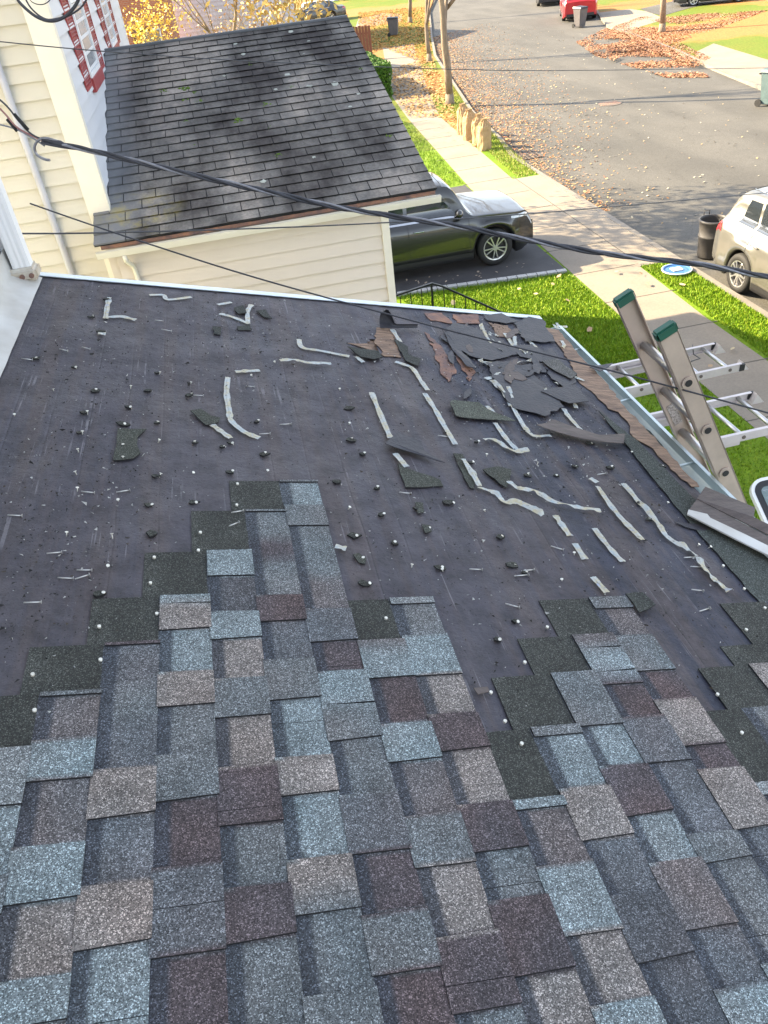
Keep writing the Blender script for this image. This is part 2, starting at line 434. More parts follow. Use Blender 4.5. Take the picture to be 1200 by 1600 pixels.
struct('lawn', sheet(ri + [(90, 92), (90, -25)], ZS), M['farlawn'])
# pavement
swL = [(6.36, -25), (6.36, 12.0), (6.42, 14.7), (6.5, 18)] + [tuple(gnd(*p, ZS).xy) for p in ((735, 295), (637, 185), (612, 150), (604, 110), (598, 75))]
swR = [(7.63, -25), (7.63, 11.4), (7.75, 14.2), (7.8, 18)] + [tuple(gnd(*p, ZS).xy) for p in ((800, 279), (687, 182), (668, 140), (655, 95), (646, 68))]
struct('pavement', sheet(swL + swR[::-1], ZS+.006), M['walk'])
bm = bmesh.new()
for y in [x*1.52 - 4 for x in range(0, 24)]:
    box(bm, (6.36, y, ZS+.004), (7.78, y+.022, ZS+.0095))
for k in range(6): box(bm, (7.795, 14.6+k*1.2, ZS+.004), (7.815, 15.8+k*1.2, ZS+.0135))
struct('pavement_joints', bm, M['joint'])
struct('driveway_apron', sheet([(7.7, 14.1), (8.5, 14.1), (8.5, 21.6), (7.7, 21.6)], ZS+.009), M['walk'])
struct('driveway', sheet([(-1.8, 15.05), (2.8, 14.95), (6.38, 14.6), (6.4, 21.8), (-1.8, 21.8)], ZS+.006), M['drive'])
# far pavement across the street
struct('far_pavement', sheet([tuple(gnd(*p, ZS).xy) for p in ((1093, 92), (1086, 82), (1115, 68), (1260, 112), (1290, 190), (1198, 139), (1116, 107))], ZS+.006), M['walk'])
struct('far_pavement', sheet([tuple(gnd(*p, ZS).xy) for p in ((940, 33), (935, 20), (985, 14), (1012, 18), (1040, 30), (1000, 42), (985, 52), (958, 44))], ZS+.006), M['walk'])
struct('far_driveway', sheet([tuple(gnd(*p, ZS).xy) for p in ((1000, 14), (1060, 0), (1140, -14), (1160, -4), (1080, 12), (1035, 25), (1015, 20))], ZS+.011), M['road'])
struct('far_pavement', sheet([tuple(gnd(*p, ZS).xy) for p in ((560, 30), (600, 20), (628, 22), (628, 33), (590, 40), (555, 44))], ZS+.006), M['walk'])

# paver edging along the driveway
bm = bmesh.new(); a = V((2.85, 14.93)); b = V((6.34, 14.56)); n = 17
for i in range(n):
    p = a.lerp(b, (i+.03)/n); q = a.lerp(b, (i+.95)/n)
    obox(bm, (p.x, p.y-.06, ZS+.02), (q.x, q.y-.06, ZS+.02), .13, .075)
struct('driveway_edging', bm, M['paver'])

# ================================================================== HOUSE WE STAND ON
house = empty('house', (-4, -1, 0), 'white house whose low roof in the foreground is half reshingled', 'house')
WX = -1.31
def lapwall(bm, p0, p1, z0, z1, step=.26, out=V((0, -1, 0)), topf=None, depth=.018):
    """clapboards from p0 to p1 (xy), facing out"""
    z = z0
    while z < z1-1e-4:
        zt = min(z+step, z1)
        a, b = V((*p0, 0)), V((*p1, 0))
        lo = out*depth; q = [a+lo+V((0,0,z)), b+lo+V((0,0,z)), b+V((0,0,zt)), a+V((0,0,zt))]
        vs = [bm.verts.new(c) for c in q]; f = bm.faces.new(vs)
        if f.normal.dot(out) < 0 or True:
            f.normal_update()
            if f.normal.dot(out) < 0: f.normal_flip()
        vs2 = [bm.verts.new(c) for c in (a+V((0,0,z)), b+V((0,0,z)), b+lo+V((0,0,z)), a+lo+V((0,0,z)))]
        f2 = bm.faces.new(vs2); f2.normal_update()
        if f2.normal.z > 0: f2.normal_flip()
        z = zt
bm = bmesh.new(); box(bm, (-9, -9, 0), (WX, 4.62, 8.3)); lapwall(bm, (WX+.003, -9), (WX+.003, 4.56), 4.8, 8.3, .2, V((1, 0, 0)), depth=.012)
link('wall', bm, M['white'], house)
bm = bmesh.new()
prism(bm, [(-9.4, -9.4, 8.2), (-9.4, 5.0, 8.2), (-5.1, 5.0, 10.2), (-.9, 5.0, 8.2), (-.9, -9.4, 8.2), (-5.1, -9.4, 10.2)][0:0] or [(-9.4, 5.0, 8.302), (-5.15, 5.0, 10.4), (-.9, 5.0, 8.302)], (0, -14.4, 0))
link('upper_roof', bm, M['oldroof'] if False else M['edge'], house)
# porch body below the roof
bm = bmesh.new(); box(bm, (WX-.02, -8, 0), (1.72, 4.46, 3.72)); link('porch_wall', bm, M['white'], house)

# low roof: felt sheet as a wrinkled grid
U0, U1, V0, V1 = -.93, 2.345, -4.0, 4.66
def fw(u, v):
    w = noise.noise(V((u*9, v*1.1, 3)))*.0035 + noise.noise(V((u*3, v*4, 7)))*.0022 + noise.noise(V((u*14, v*14, 1)))*.0009
    for s in (-.52, -.1, .33, .78, 1.22, 1.62, 2.0):
        w += .0035*math.exp(-((u - s - .012*math.sin(v*2+s*5))/.012)**2)
    return w - .001
bm = bmesh.new(); NU, NV = 150, 230; g = []
for i in range(NU+1):
    row = []
    for j in range(NV+1):
        u = U0+(U1-U0)*i/NU; v = V0 + (V1-V0)*(j/NV if j < 40 else j/NV)
        row.append(bm.verts.new(P(u, v, fw(u, v))))
    g.append(row)
HOLE = [ruv(*p) for p in ((575, 531), (588, 532), (591, 551), (583, 550))]
for i in range(NU):
    for j in range(NV):
        c = (U0+(U1-U0)*(i+.5)/NU, V0+(V1-V0)*(j+.5)/NV)
        if inpoly(c[0], c[1], HOLE): continue
        bm.faces.new((g[i][j], g[i+1][j], g[i+1][j+1], g[i][j+1]))
roof = link('roof', bm, M['felt'], house, smooth=True)
bm = bmesh.new()
q = [P(U0, V0, -.012), P(U1+.015, V0, -.012), P(U1+.015, V1+.01, -.012), P(U0, V1+.01, -.012)]
prism(bm, q, NR*-.03); link('roof_deck', bm, M['ply'], house)
# rake drip edge (white metal)
bm = bmesh.new()
prism(bm, [P(-.82, 4.645, .011), P(2.40, 4.645, .011), P(2.40, 4.70, .011), P(-.82, 4.70, .011)], NR*-.004)
prism(bm, [P(-.82, 4.695, .007), P(2.40, 4.695, .007), P(2.40, 4.70, .007), P(-.82, 4.70, .007)], NR*-.12)
link('drip_edge', bm, simple('drip_edge_metal', (.70, .78, .84), (.6, .68, .74), 5, .4, .2), house)
bm = bmesh.new()
prism(bm, [P(-.8, 4.655, -.045), P(2.36, 4.655, -.045), P(2.36, 4.69, -.045), P(-.8, 4.69, -.045)], NR*-.12)
link('rake_board', bm, M['trim'], house)
bm = bmesh.new(); e = P(2.36, 0, -.02)
box(bm, (e.x-.02, -4, e.z-.19), (e.x+.005, 4.66, e.z-.02)); link('fascia', bm, M['trim'], house)

# wall flashing apron
bm = bmesh.new(); N = 60; a = []
for i in range(N+1):
    v = -4+8.62*i/N; wv = .012*noise.noise(V((0, v*3, 0)))
    a.append([bm.verts.new(p) for p in (V((WX+.022, v, P(-.9, 0, .16).z)), V((WX+.03, v, P(-.9, 0, .035).z)), P(-.8, v, .022+wv*.5), P(-.735+wv*1.3, v, .008))])
for r, s in zip(a, a[1:]):
    for k in range(3): bm.faces.new((r[k], r[k+1], s[k+1], s[k]))
link('flashing', bm, M['flash'], house, smooth=True)

# gutter along the eave (k-style trough)
bm = bmesh.new()
GX0, GZ = e.x+.016, e.z-.045
prof = [(0, .0), (0, -.115), (.075, -.118), (.085, -.075), (.115, -.04), (.122, .0), (.118, .012), (.104, .012), (.104, .004), (.112, .0), (.104, -.036), (.076, -.068), (.068, -.108), (.006, -.106), (.006, .0)]; prof = [(x*1.25, z) for x, z in prof]
GY0, GY1 = -4, 4.60
ra = [bm.verts.new((GX0+x, GY0, GZ+z)) for x, z in prof]; rb = [bm.verts.new((GX0+x, GY1, GZ+z)) for x, z in prof]
for i in range(len(prof)):
    j = (i+1) % len(prof); bm.faces.new((ra[i], rb[i], rb[j], ra[j]))
box(bm, (GX0, GY1, GZ-.118), (GX0+.152, GY1+.004, GZ+.004))
bmesh.ops.recalc_face_normals(bm, faces=bm.faces[:])
gutter = link('gutter', bm, M['gutter'], house)
for y in (4.25, 3.55, 2.86, 2.2, 1.5):
    bm = bmesh.new(); tube(bm, [(GX0-.02, y, GZ-.004), (GX0+.14, y, GZ-.002)], .007, 8); link('hanger', bm, M['gutter'], gutter, smooth=True)

# corner downspout at the wall end
bm = bmesh.new()
cx0, cy0 = WX+.09, 4.60
pr = []
for k in range(24):
    t = 2*math.pi*k/24; rr = 1/max(abs(math.cos(t)), abs(math.sin(t)))
    fl = 1 - .08*(k % 2)
    pr.append((cx0+.052*rr*math.cos(t)*fl, cy0+.045*rr*math.sin(t)*fl))
zb = 4.80
prism(bm, [(x, y, 8.2) for x, y in pr], (0, 0, zb-8.2))
ds = link('downspout', bm, M['white'], house)
bm = bmesh.new(); box(bm, (WX+.0, cy0-.08, zb-.03), (cx0+.075, cy0+.065, zb+.045)); bmesh.ops.bevel(bm, geom=bm.edges[:], offset=.018, segments=3, affect='EDGES')
tube(bm, [(WX+.03, cy0-.16, zb-.015), (WX+.03, cy0-.02, zb-.015)], .035, 12)
link('pipe_clamp', bm, M['rust'], ds, smooth=False)
for dx in (.085, .135):
    bm = bmesh.new(); lathe(bm, (WX+dx, cy0-.083, zb+.005), [(.001, 0), (.012, 0), (.012, .004)][0:0] or [(.014, -.006), (.014, .006)], 10)
    for v in bm.verts:
        d = v.co - V((WX+dx, cy0-.083, zb+.005)); v.co = V((WX+dx, cy0-.083, zb+.005)) + V((d.x, -d.z, d.y))
    link('screw', bm, M['plydark'], ds)
bm = bmesh.new(); box(bm, (WX-.0, 4.62, 4.5), (WX+.05, 4.70, 8.2)); box(bm, (WX-.09, 4.621, 0), (WX, 4.65, 8.2))
link('corner_board', bm, M['white'], house)

# wood shown through / torn felt layers as parts of the roof
def patch(name, pts, mat, w0=.006, rag=.004, th=.004, parent=roof, curl=0, sub=1, raw=False, tiltx=0):
    uv = pts if raw else [ruv(*p) for p in pts]
    # roughen the outline
    out = []
    for i, (a, b) in enumerate(zip(uv, uv[1:]+uv[:1])):
        L = math.hypot(b[0]-a[0], b[1]-a[1]); k = max(1, int(L/.035))
        for j in range(k):
            t = j/k; r = rag if j else 0
            out.append((a[0]+(b[0]-a[0])*t+R.uniform(-r, r), a[1]+(b[1]-a[1])*t+R.uniform(-r, r)))
    cu = sum(p[0] for p in out)/len(out); cv = sum(p[1] for p in out)/len(out)
    bm = bmesh.new()
    def hh(u, v): return w0 + curl*max(0, (math.hypot(u-cu, v-cv)-.05))**1.3*(.5+.8*noise.noise(V((u*9, v*9, len(out))))) + tiltx*(u-cu)
    prism(bm, [P(u, v, hh(u, v)+th) for u, v in out], NR*-th)
    col = None
    return bm
def rpart(name, pts, mat, **k):
    bm = patch(name, pts, mat, **k); return link(name, bm, mat, roof)
edgew = [(853, 513), (873, 517), (912, 564), (939, 591), (975, 636), (1006, 668), (1045, 710), (1092, 762), (1080, 762), (1048, 735), (1020, 702), (990, 685), (984, 678), (980, 660), (966, 645), (950, 640), (939, 628), (930, 618), (918, 609), (906, 600), (888, 564), (870, 537)]
rpart('exposed_plywood', edgew, M['ply'], w0=.003, th=.003, rag=.009)
for pts, m in (([(588,513),(610,513),(627,560),(600,558),(585,533)], 'ply'), ([(542,537),(573,538),(583,550)], 'ply'),
    ([(663,520),(680,533),(700,560),(713,580),(700,598),(687,580),(677,547)], 'plydark'), ([(713,557),(730,567),(743,583),(733,597),(720,573)], 'plydark'),
    ([(663,490),(690,490),(707,507),(673,502)], 'plydark'), ([(707,492),(747,493),(750,507),(713,505)], 'plydark'), ([(763,505),(793,510),(807,530),(777,527)], 'ply')):
    rpart('exposed_plywood', pts, M[m], w0=.003, th=.003, rag=.012)
for pts in ([(755,495),(783,492),(810,505),(790,508),(760,503)], [(825,498),(847,502),(867,537),(820,537),(802,508)], [(708,507),(747,517),(787,537),(807,557),(767,567),(733,560),(687,530)],
    [(807,573),(847,570),(853,585),(800,578)], [(790,545),(830,540),(872,566),(858,572),(812,560)], [(758,570),(800,568),(850,600),(880,640),(850,655),(800,640),(775,605)], [(843,560),(862,548),(900,600),(880,612),(858,590)]):
    rpart('torn_felt', pts, M['feltpiece'], w0=.009, th=.003, curl=.06, rag=.011)
for i in range(13):
    RP = random.Random(i+500); px, py = RP.uniform(700, 900), RP.uniform(500, 640)
    if (px-700)*.35 + 490 > py + 30: continue
    sc2 = RP.uniform(8, 24); a0 = RP.uniform(0, 3.14); n2 = RP.randint(5, 8); pts = []
    for j in range(n2):
        t = 6.283*j/n2; q1, q2 = sc2*RP.uniform(.6, 1.1)*math.cos(t), sc2*.42*RP.uniform(.6, 1.1)*math.sin(t)
        pts.append((px+q1*math.cos(a0)-q2*math.sin(a0), py+q1*math.sin(a0)+q2*math.cos(a0)))
    rpart('torn_felt', pts, M['feltpiece'] if RP.random() < .7 else M['feltback'], w0=RP.uniform(.008, .02), th=.003, curl=.25, rag=.008)
# curled felt flap over the tear
bm = bmesh.new(); ua = ruv(592, 512); ub = ruv(650, 512); rows = []
for i in range(15):
    t = i/14; u = ua[0]+(ub[0]-ua[0])*t; v = ua[1]+(ub[1]-ua[1])*t
    r = .05*(1-t)*math.sin(math.pi*min(1, t*2+.25)) + .012
    rows.append([bm.verts.new(P(u, v-.035+r*math.sin(a)*1.2, .012+r*(1-math.cos(a)))) for a in (0, .6, 1.2, 1.8, 2.4, 3.0)])
for a, b in zip(rows, rows[1:]):
    for k in range(5): bm.faces.new((a[k], b[k], b[k+1], a[k+1]))
link('felt_flap', bm, M['feltpiece'], roof, smooth=True)
# old starter course by the eave
C_head = (.042, .044, .039)
def granpoly(name, pts, col, w0=.01, th=.004, parent=None, curl=.0, raw=False, back=False, tiltx=0):
    bm = patch(name, pts, None, w0=w0, th=th, curl=curl, raw=raw, tiltx=tiltx)
    for f in bm.faces:
        colset(bm, f, col)
        f.material_index = 1 if abs(f.normal.dot(NR)) < .5 else 0
    return bm
bm = granpoly('starter_strip', [(2.12, 1.0), (2.36, 1.0), (2.36, 2.30), (2.275, 2.45), (2.26, 3.0), (2.19, 3.32), (2.14, 2.4)], (.050, .058, .053), w0=.004, raw=True)
link('starter_strip', bm, M['headlap'], roof, mats=[M['headlap'], M['edge']])

# ---------------- architectural shingles
C = dict(B=(.176, .208, .216), G=(.128, .138, .142), S=(.108, .113, .121), D=(.078, .081, .088), M=(.082, .066, .069), T=(.198, .176, .162), L=(.19, .205, .208), P=(.124, .113, .113))
PITCH = .1463; B0 = .113     # butt line of column 0
def vof(u, py):               # v on the roof where the vertical pixel py meets distance u
    lo, hi = -3.0, 5.0
    for _ in range(40):
        m = (lo+hi)/2; d = P(u, m, .012) - CAM; c = ROT.transposed() @ d; y = CY - F*c.y/(-c.z)
        if c.z > -.1 or y > py: lo = m
        else: hi = m
    return (lo+hi)/2
# each column: [end pixel y, then (pixel y of near end, kind, colour)...]; T = raised tooth, V = valley
SEG = {
 -3: [1170, (1262,'T','L'), (1372,'V','B'), (1440,'T','G'), (1530,'V','T'), (1600,'T','B')],
 -2: [1080, (1087,'T','G'), (1155,'V','P'), (1219,'T','B'), (1320,'V','P'), (1410,'T','B'), (1530,'V','T'), (1605,'T','B')],
 -1: [1003, (1008,'T','M'), (1070,'V','S'), (1123,'V','G'), (1200,'V','S'), (1277,'T','T'), (1380,'V','S'), (1480,'T','T'), (1610,'V','B')],
 0: [930, (943,'T','B'), (984,'T','T'), (1050,'V','B'), (1103,'T','T'), (1178,'V','G'), (1250,'T','G'), (1352,'V','M'), (1445,'T','S'), (1491,'T','S'), (1610,'V','M')],
 1: [860, (900,'T','B'), (955,'V','D'), (999,'T','B'), (1060,'V','T'), (1120,'T','G'), (1197,'V','T'), (1281,'T','M'), (1287,'T','M'), (1383,'V','G'), (1470,'T','M'), (1610,'V','G')],
 2: [797, (800,'T','G'), (842,'V','G'), (877,'V','M'), (930,'V','G'), (971,'T','M'), (1030,'V','S'), (1093,'T','G'), (1145,'V','B'), (1182,'V','B'), (1241,'T','T'), (1340,'V','B'), (1400,'T','T'), (1425,'T','G'), (1550,'V','G'), (1620,'T','G')],
 3: [751, (754,'T','G'), (790,'V','B'), (822,'T','G'), (901,'V','G'), (951,'V','P'), (1003,'T','S'), (1049,'V','M'), (1100,'T','B'), (1156,'T','G'), (1240,'V','G'), (1331,'T','S'), (1425,'V','M'), (1518,'T','G'), (1610,'V','M')],
 4: [1000, (1012,'T','P'), (1059,'T','B'), (1130,'V','M'), (1189,'T','B'), (1273,'V','P'), (1352,'T','G'), (1460,'V','T'), (1577,'T','M'), (1640,'V','G')],
 5: [934, (944,'T','L'), (993,'V','G'), (1055,'T','B'), (1115,'V','T'), (1172,'T','M'), (1255,'V','T'), (1328,'T','M'), (1403,'V','G'), (1520,'T','M'), (1610,'V','T')],
 6: [1247, (1263,'T','B'), (1350,'V','P'), (1458,'T','B'), (1565,'V','T'), (1640,'T','B')],
 7: [1134, (1149,'T','G'), (1230,'V','B'), (1310,'T','T'), (1395,'V','S'), (1499,'T','D'), (1620,'V','D')],
 8: [1050, (1133,'T','G'), (1195,'V','B'), (1273,'T','M'), (1345,'V','B'), (1449,'T','P'), (1540,'V','S'), (1620,'T','B')],
 9: [991, (1012,'T','P'), (1050,'T','B'), (1069,'T','S'), (1120,'V','M'), (1190,'T','S'), (1300,'V','S'), (1345,'T','G'), (1500,'V','G'), (1600,'T','B')],
 10: [933, (951,'T','G'), (993,'V','P'), (1048,'T','G'), (1092,'V','M'), (1164,'T','T'), (1200,'V','M'), (1293,'T','T'), (1380,'V','S'), (1470,'T','G'), (1600,'V','D')],
 11: [1220, (1240,'T','L'), (1300,'V','S'), (1390,'T','G'), (1500,'V','M'), (1600,'T','G')],
 12: [1103, (1160,'V','G'), (1240,'T','P'), (1330,'V','B'), (1430,'T','G')],
 13: [1036, (1095,'T','T'), (1150,'V','G'), (1230,'T','M'), (1330,'V','S')],
 14: [1003, (1040,'T','B'), (1100,'V','G'), (1160,'T','D')],
 15: [938, (990,'V','G'), (1040,'T','S'), (1100,'V','B')],
}
def frag(a): return a - math.floor(a)
for k in range(-5, 16):
    ub = B0 + PITCH*k            # butt
    ue = ub - PITCH              # line of the next course up
    if k in SEG:
        s = SEG[k]; um = (ub+ue)/2
        vend = vof(um, s[0]); segs = []; top = vend
        for (py, kd, c) in s[1:]:
            v = vof(um, py); segs.append((top, v, kd, C[c])); top = v
    else:
        vend = {-5: 1.05, -4: 1.22}[k]; segs = []; top = vend
    RR = random.Random(k*7+3); kd = 'T'
    while top > -1.6:
        L = RR.uniform(.11, .2); kd = 'V' if segs and segs[-1][2] == 'T' else 'T'
        segs.append((top, top-L, kd, C[RR.choice('BGSDMTGSP')])); top -= L
    # strips about one metre long
    cuts = [vend]; 
    nxt = vend - RR.choice((1.0, .99))
    while nxt > -1.5: cuts.append(nxt); nxt -= 1.0
    cuts.append(-1.6)
    def wbase(u): return .0045 + .0085*(u-(ub-.345))/.345
    for a, b in zip(cuts, cuts[1:]):
        if b < -1.55 and a < -1.2: pass
        bm = bmesh.new(); lay = bm.loops.layers.float_color.new('Col')
        gap = .0015
        hj = RR.uniform(-.006, .006)
        # headlap sheet (dark granules)
        us = [ub-.345+hj, ub-.26, ub-.20, ue-.004]
        n = max(2, int((a-b)/.06))
        def strip(u_list, va, vb, nn, colf, th, mi, lift=0.0, slant=0.0):
            grid = []
            for j in range(nn+1):
                v = va + (vb-va)*j/nn
                row = []
                for u in u_list:
                    wv = v
                    if j == 0: wv += -slant*(u-u_list[0])/(u_list[-1]-u_list[0])
                    if j == nn: wv += slant*(u-u_list[0])/(u_list[-1]-u_list[0])
                    ww = wbase(u)+lift + .0012*noise.noise(V((u*6+k, wv*5, 2)))
                    row.append((bm.verts.new(P(u, wv, ww)), u, wv))
                grid.append(row)
            for j in range(nn):
                for i in range(len(u_list)-1):
                    q4 = (grid[j][i], grid[j+1][i], grid[j+1][i+1], grid[j][i+1])
                    f = bm.faces.new([x[0] for x in q4]); f.material_index = mi
                    for lp, x in zip(f.loops, q4): lp[lay] = (*colf(x[1], x[2]), 1)
            # skirts
            ring = [grid[0][i][0] for i in range(len(u_list))] + [grid[j][-1][0] for j in range(1, nn+1)] + [grid[nn][i][0] for i in range(len(u_list)-2, -1, -1)] + [grid[j][0][0] for j in range(nn-1, 0, -1)]
            low = [bm.verts.new(x.co - NR*th) for x in ring]
            for i in range(len(ring)):
                j = (i+1) % len(ring)
                f = bm.faces.new((ring[j], ring[i], low[i], low[j])); f.material_index = 2
                for lp in f.loops: lp[lay] = (.015, .015, .016, 1)
        jit = lambda u, v, s=.12: 1 + s*noise.noise(V((u*40, v*40, k)))
        # the nailing-zone strip is darker; a faint lighter line marks the nail line
        def hcol(u, v):
            c = C_head; m = jit(u, v, .2)*(1.0 + (.25 if u < ub-.32 else 0))
            return tuple(x*m for x in c)
        strip(us, a-gap, b, n, hcol, .0035, 1)
        def scol(u, v, mode):
            # colour at (u, v): blend only across near soft boundaries
            for i, (t0, t1, kd, c) in enumerate(segs):
                if t1 <= v <= t0 or i == len(segs)-1: break
            col = V(c); e = .02*noise.noise(V((u*20, v*20, k*3)))
            if i+1 < len(segs) and segs[i+1][2] == kd: col = col.lerp(V(segs[i+1][3]), .5*max(0, min(1, 1-(v-t1+e)/.035)))
            if i > 0 and segs[i-1][2] == kd: col = col.lerp(V(segs[i-1][3]), .5*max(0, min(1, 1-(t0-v+e)/.035)))
            col = col*(1+.16*noise.noise(V((u*9, v*9, k+2)))) + V((.012, -.002, -.008))*noise.noise(V((u*7, v*5, k+40)))
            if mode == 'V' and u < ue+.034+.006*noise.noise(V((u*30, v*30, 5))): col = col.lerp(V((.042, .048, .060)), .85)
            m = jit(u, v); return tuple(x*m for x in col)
        ex = [ue-.006, ue+.012, ue+.03, ue+.042, ue+.07, ue+.1, ub-.012, ub]
        nn = max(3, int((a-b)/.012))
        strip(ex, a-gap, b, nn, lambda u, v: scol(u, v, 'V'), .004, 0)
        for (t0, t1, kd, c) in segs:
            if kd != 'T': continue
            x0, x1 = min(t0, a-gap), max(t1, b)
            if x0-x1 < .004: continue
            sl = .0 if x0 < t0 or x1 > t1 else (RR.uniform(-.002, .007) if x0-x1 > .05 else 0)
            strip([ue-.003, ue+.03, ue+.07, ub-.02, ub+.002], x0, x1, max(1, int((x0-x1)/.012)), lambda u, v: scol(u, v, 'T'), .0068, 0, lift=.0062, slant=sl)
        for (t0, t1, kd, c) in segs: pass
        link('shingle', bm, None, roof, mats=[M['granule'], M['headlap'], M['edge']])

# ---------------- nails still in the roof, each with a scrap of old shingle
nails = [(171,470),(147,497),(160,520),(58,562),(120,576),(204,608),(249,585),(205,639),(84,611),(23,650),(150,612),(137,648),(129,679),(123,707),(120,742),(193,665),(193,698),(192,720),(236,613),(246,663),(247,692),(306,694),(301,740),(249,746),(298,600),(300,620),(350,700),(403,662),(365,695),(363,740),(418,737),(394,588),(430,567),(414,712),(121,768),(104,838),(176,842),(168,887),(161,931),(239,791),(243,837),(185,783),(306,787),(528,755),(590,765),(650,797),(544,796),(600,806),(556,840),(672,827),(616,850),(568,874),(574,914),(643,887),(706,788),(758,800),(782,841),(547,640),(545,664),(551,690),(531,610),(569,712),(736,725),(747,693),(760,713),(768,575),(870,745),(827,745),(839,727),(899,731),(922,695),(987,708),(957,733),(1045,710),(1000,788),(1043,787),(1015,813),(1090,853),(1106,857),(1035,730),(897,868),(690,890),(692,893),(822,897),(804,885),(878,908),(805,974),(781,1002),(500,597),(520,587),(620,543),(600,580),(640,545),(450,640),(458,610),(463,660),(325,560),(280,497),(225,545)]
heads = [(371,756),(370,789),(313,832),(310,860),(241,871),(235,911),(245,959),(155,979),(157,1031),(51,1054),(54,1110),(603,966),(820,1035),(855,980),(767,1082),(789,1127),(815,1162),(1121,1085),(1159,1145),(1130,884),(1163,920),(1166,984),(1195,950)]
allu = []
for i, (px, py) in enumerate(nails[:88]):
    u, v = ruv(px, py)
    if not (-.7 < u < 2.3 and v < 4.6): continue
    bm = bmesh.new(); RN = random.Random(i)
    base = P(u, v, .0); tl = V((RN.uniform(-.5, .5), RN.uniform(-.5, .5), 0))
    ax = (NR + tl).normalized(); top = base + ax*RN.uniform(.008, .018)
    tube(bm, [base, top], .0018, 6)
    tube(bm, [top, top+ax*.0012], .0058, 10)
    link('nail', bm, M['nailhead'], roof)
    if RN.random() < .62:
        sc = RN.uniform(.012, .026); ang = RN.uniform(0, 6.28); pts = []
        for j in range(7):
            t = j/7*6.28; r = sc*RN.uniform(.55, 1.15); pts.append((u-.008+r*math.cos(t)*1.1+.006*math.cos(ang), v+r*.75*math.sin(t)))
        bm = granpoly('x', pts, (.040, .042, .036), w0=.004, th=RN.uniform(.005, .009), raw=True, tiltx=RN.uniform(-.15, .15))
        link('shingle_remnant', bm, None, roof, mats=[M['headlap'], M['edge']])
for i, (px, py) in enumerate(heads[:12]+heads[12:]):
    u, v = ruv(px, py, .012)
    if i + 70 > 100: break
    bm = bmesh.new(); tube(bm, [P(u, v, .008), P(u, v, .0158)], .0052, 10); link('nail', bm, M['nailhead'], roof)

# ---------------- loose roofing nails
loose = [(127,770,148,772),(182,771,203,768),(12,807,35,808),(73,867,97,865),(120,893,144,893),(90,905,115,906),(117,907,140,900),(37,944,65,943),(361,807,380,804),(358,828,373,822),
 (624,771,642,773),(733,891,753,892),(789,945,811,951),(803,902,825,900),(814,894,834,892),(1080,923,1098,925),(1092,957,1108,952),(1078,887,1096,888),(1068,873,1085,872),(933,743,947,741),
 (93,547,106,550),(128,544,141,547),(34,562,51,564),(242,502,255,503),(252,516,268,519),(437,665,455,664),(405,680,422,679),(300,619,318,620),(384,605,398,606),(684,682,700,684),(860,855,880,861)]
place = ['near the left wall flashing', 'in the open felt left of the stepped shingles', 'on the lower felt between the two shingle fields', 'on the bare felt near the eave', 'on the upper felt towards the rake edge']
for i, (x0, y0, x1, y1) in enumerate(loose):
    a = ruv(x0, y0); b = ruv(x1, y1); w0 = .006 if i not in (8, 9) else .018
    pa, pb = P(*a, w0), P(*b, w0); d = (pb-pa).normalized(); L = (pb-pa).length
    bm = bmesh.new(); tube(bm, [pa, pb-d*.002], .0022, 6); tube(bm, [pb-d*.0012, pb], .0062, 10)
    o = link('roofing_nail', bm, M['nail'])
    if i in (4, 5, 6): lab = 'galvanised nail in the cluster of three lying under the chalk line, lower left felt'
    elif i in (8, 9): lab = 'bent silver nail lying on the dark shingle headlap below the topmost step'
    elif y0 < 700 and x0 < 470: lab = 'small loose roofing nail lying on the upper left felt'
    elif x0 < 210: lab = 'loose roofing nail lying on dark felt left of the stepped shingles'
    elif x0 < 900 : lab = 'loose roofing nail lying on felt between the two shingle fields'
    else: lab = 'loose roofing nail lying on the dark felt beside the eave'
    tag(o, lab, 'nail', 'loose roofing nails on the felt')

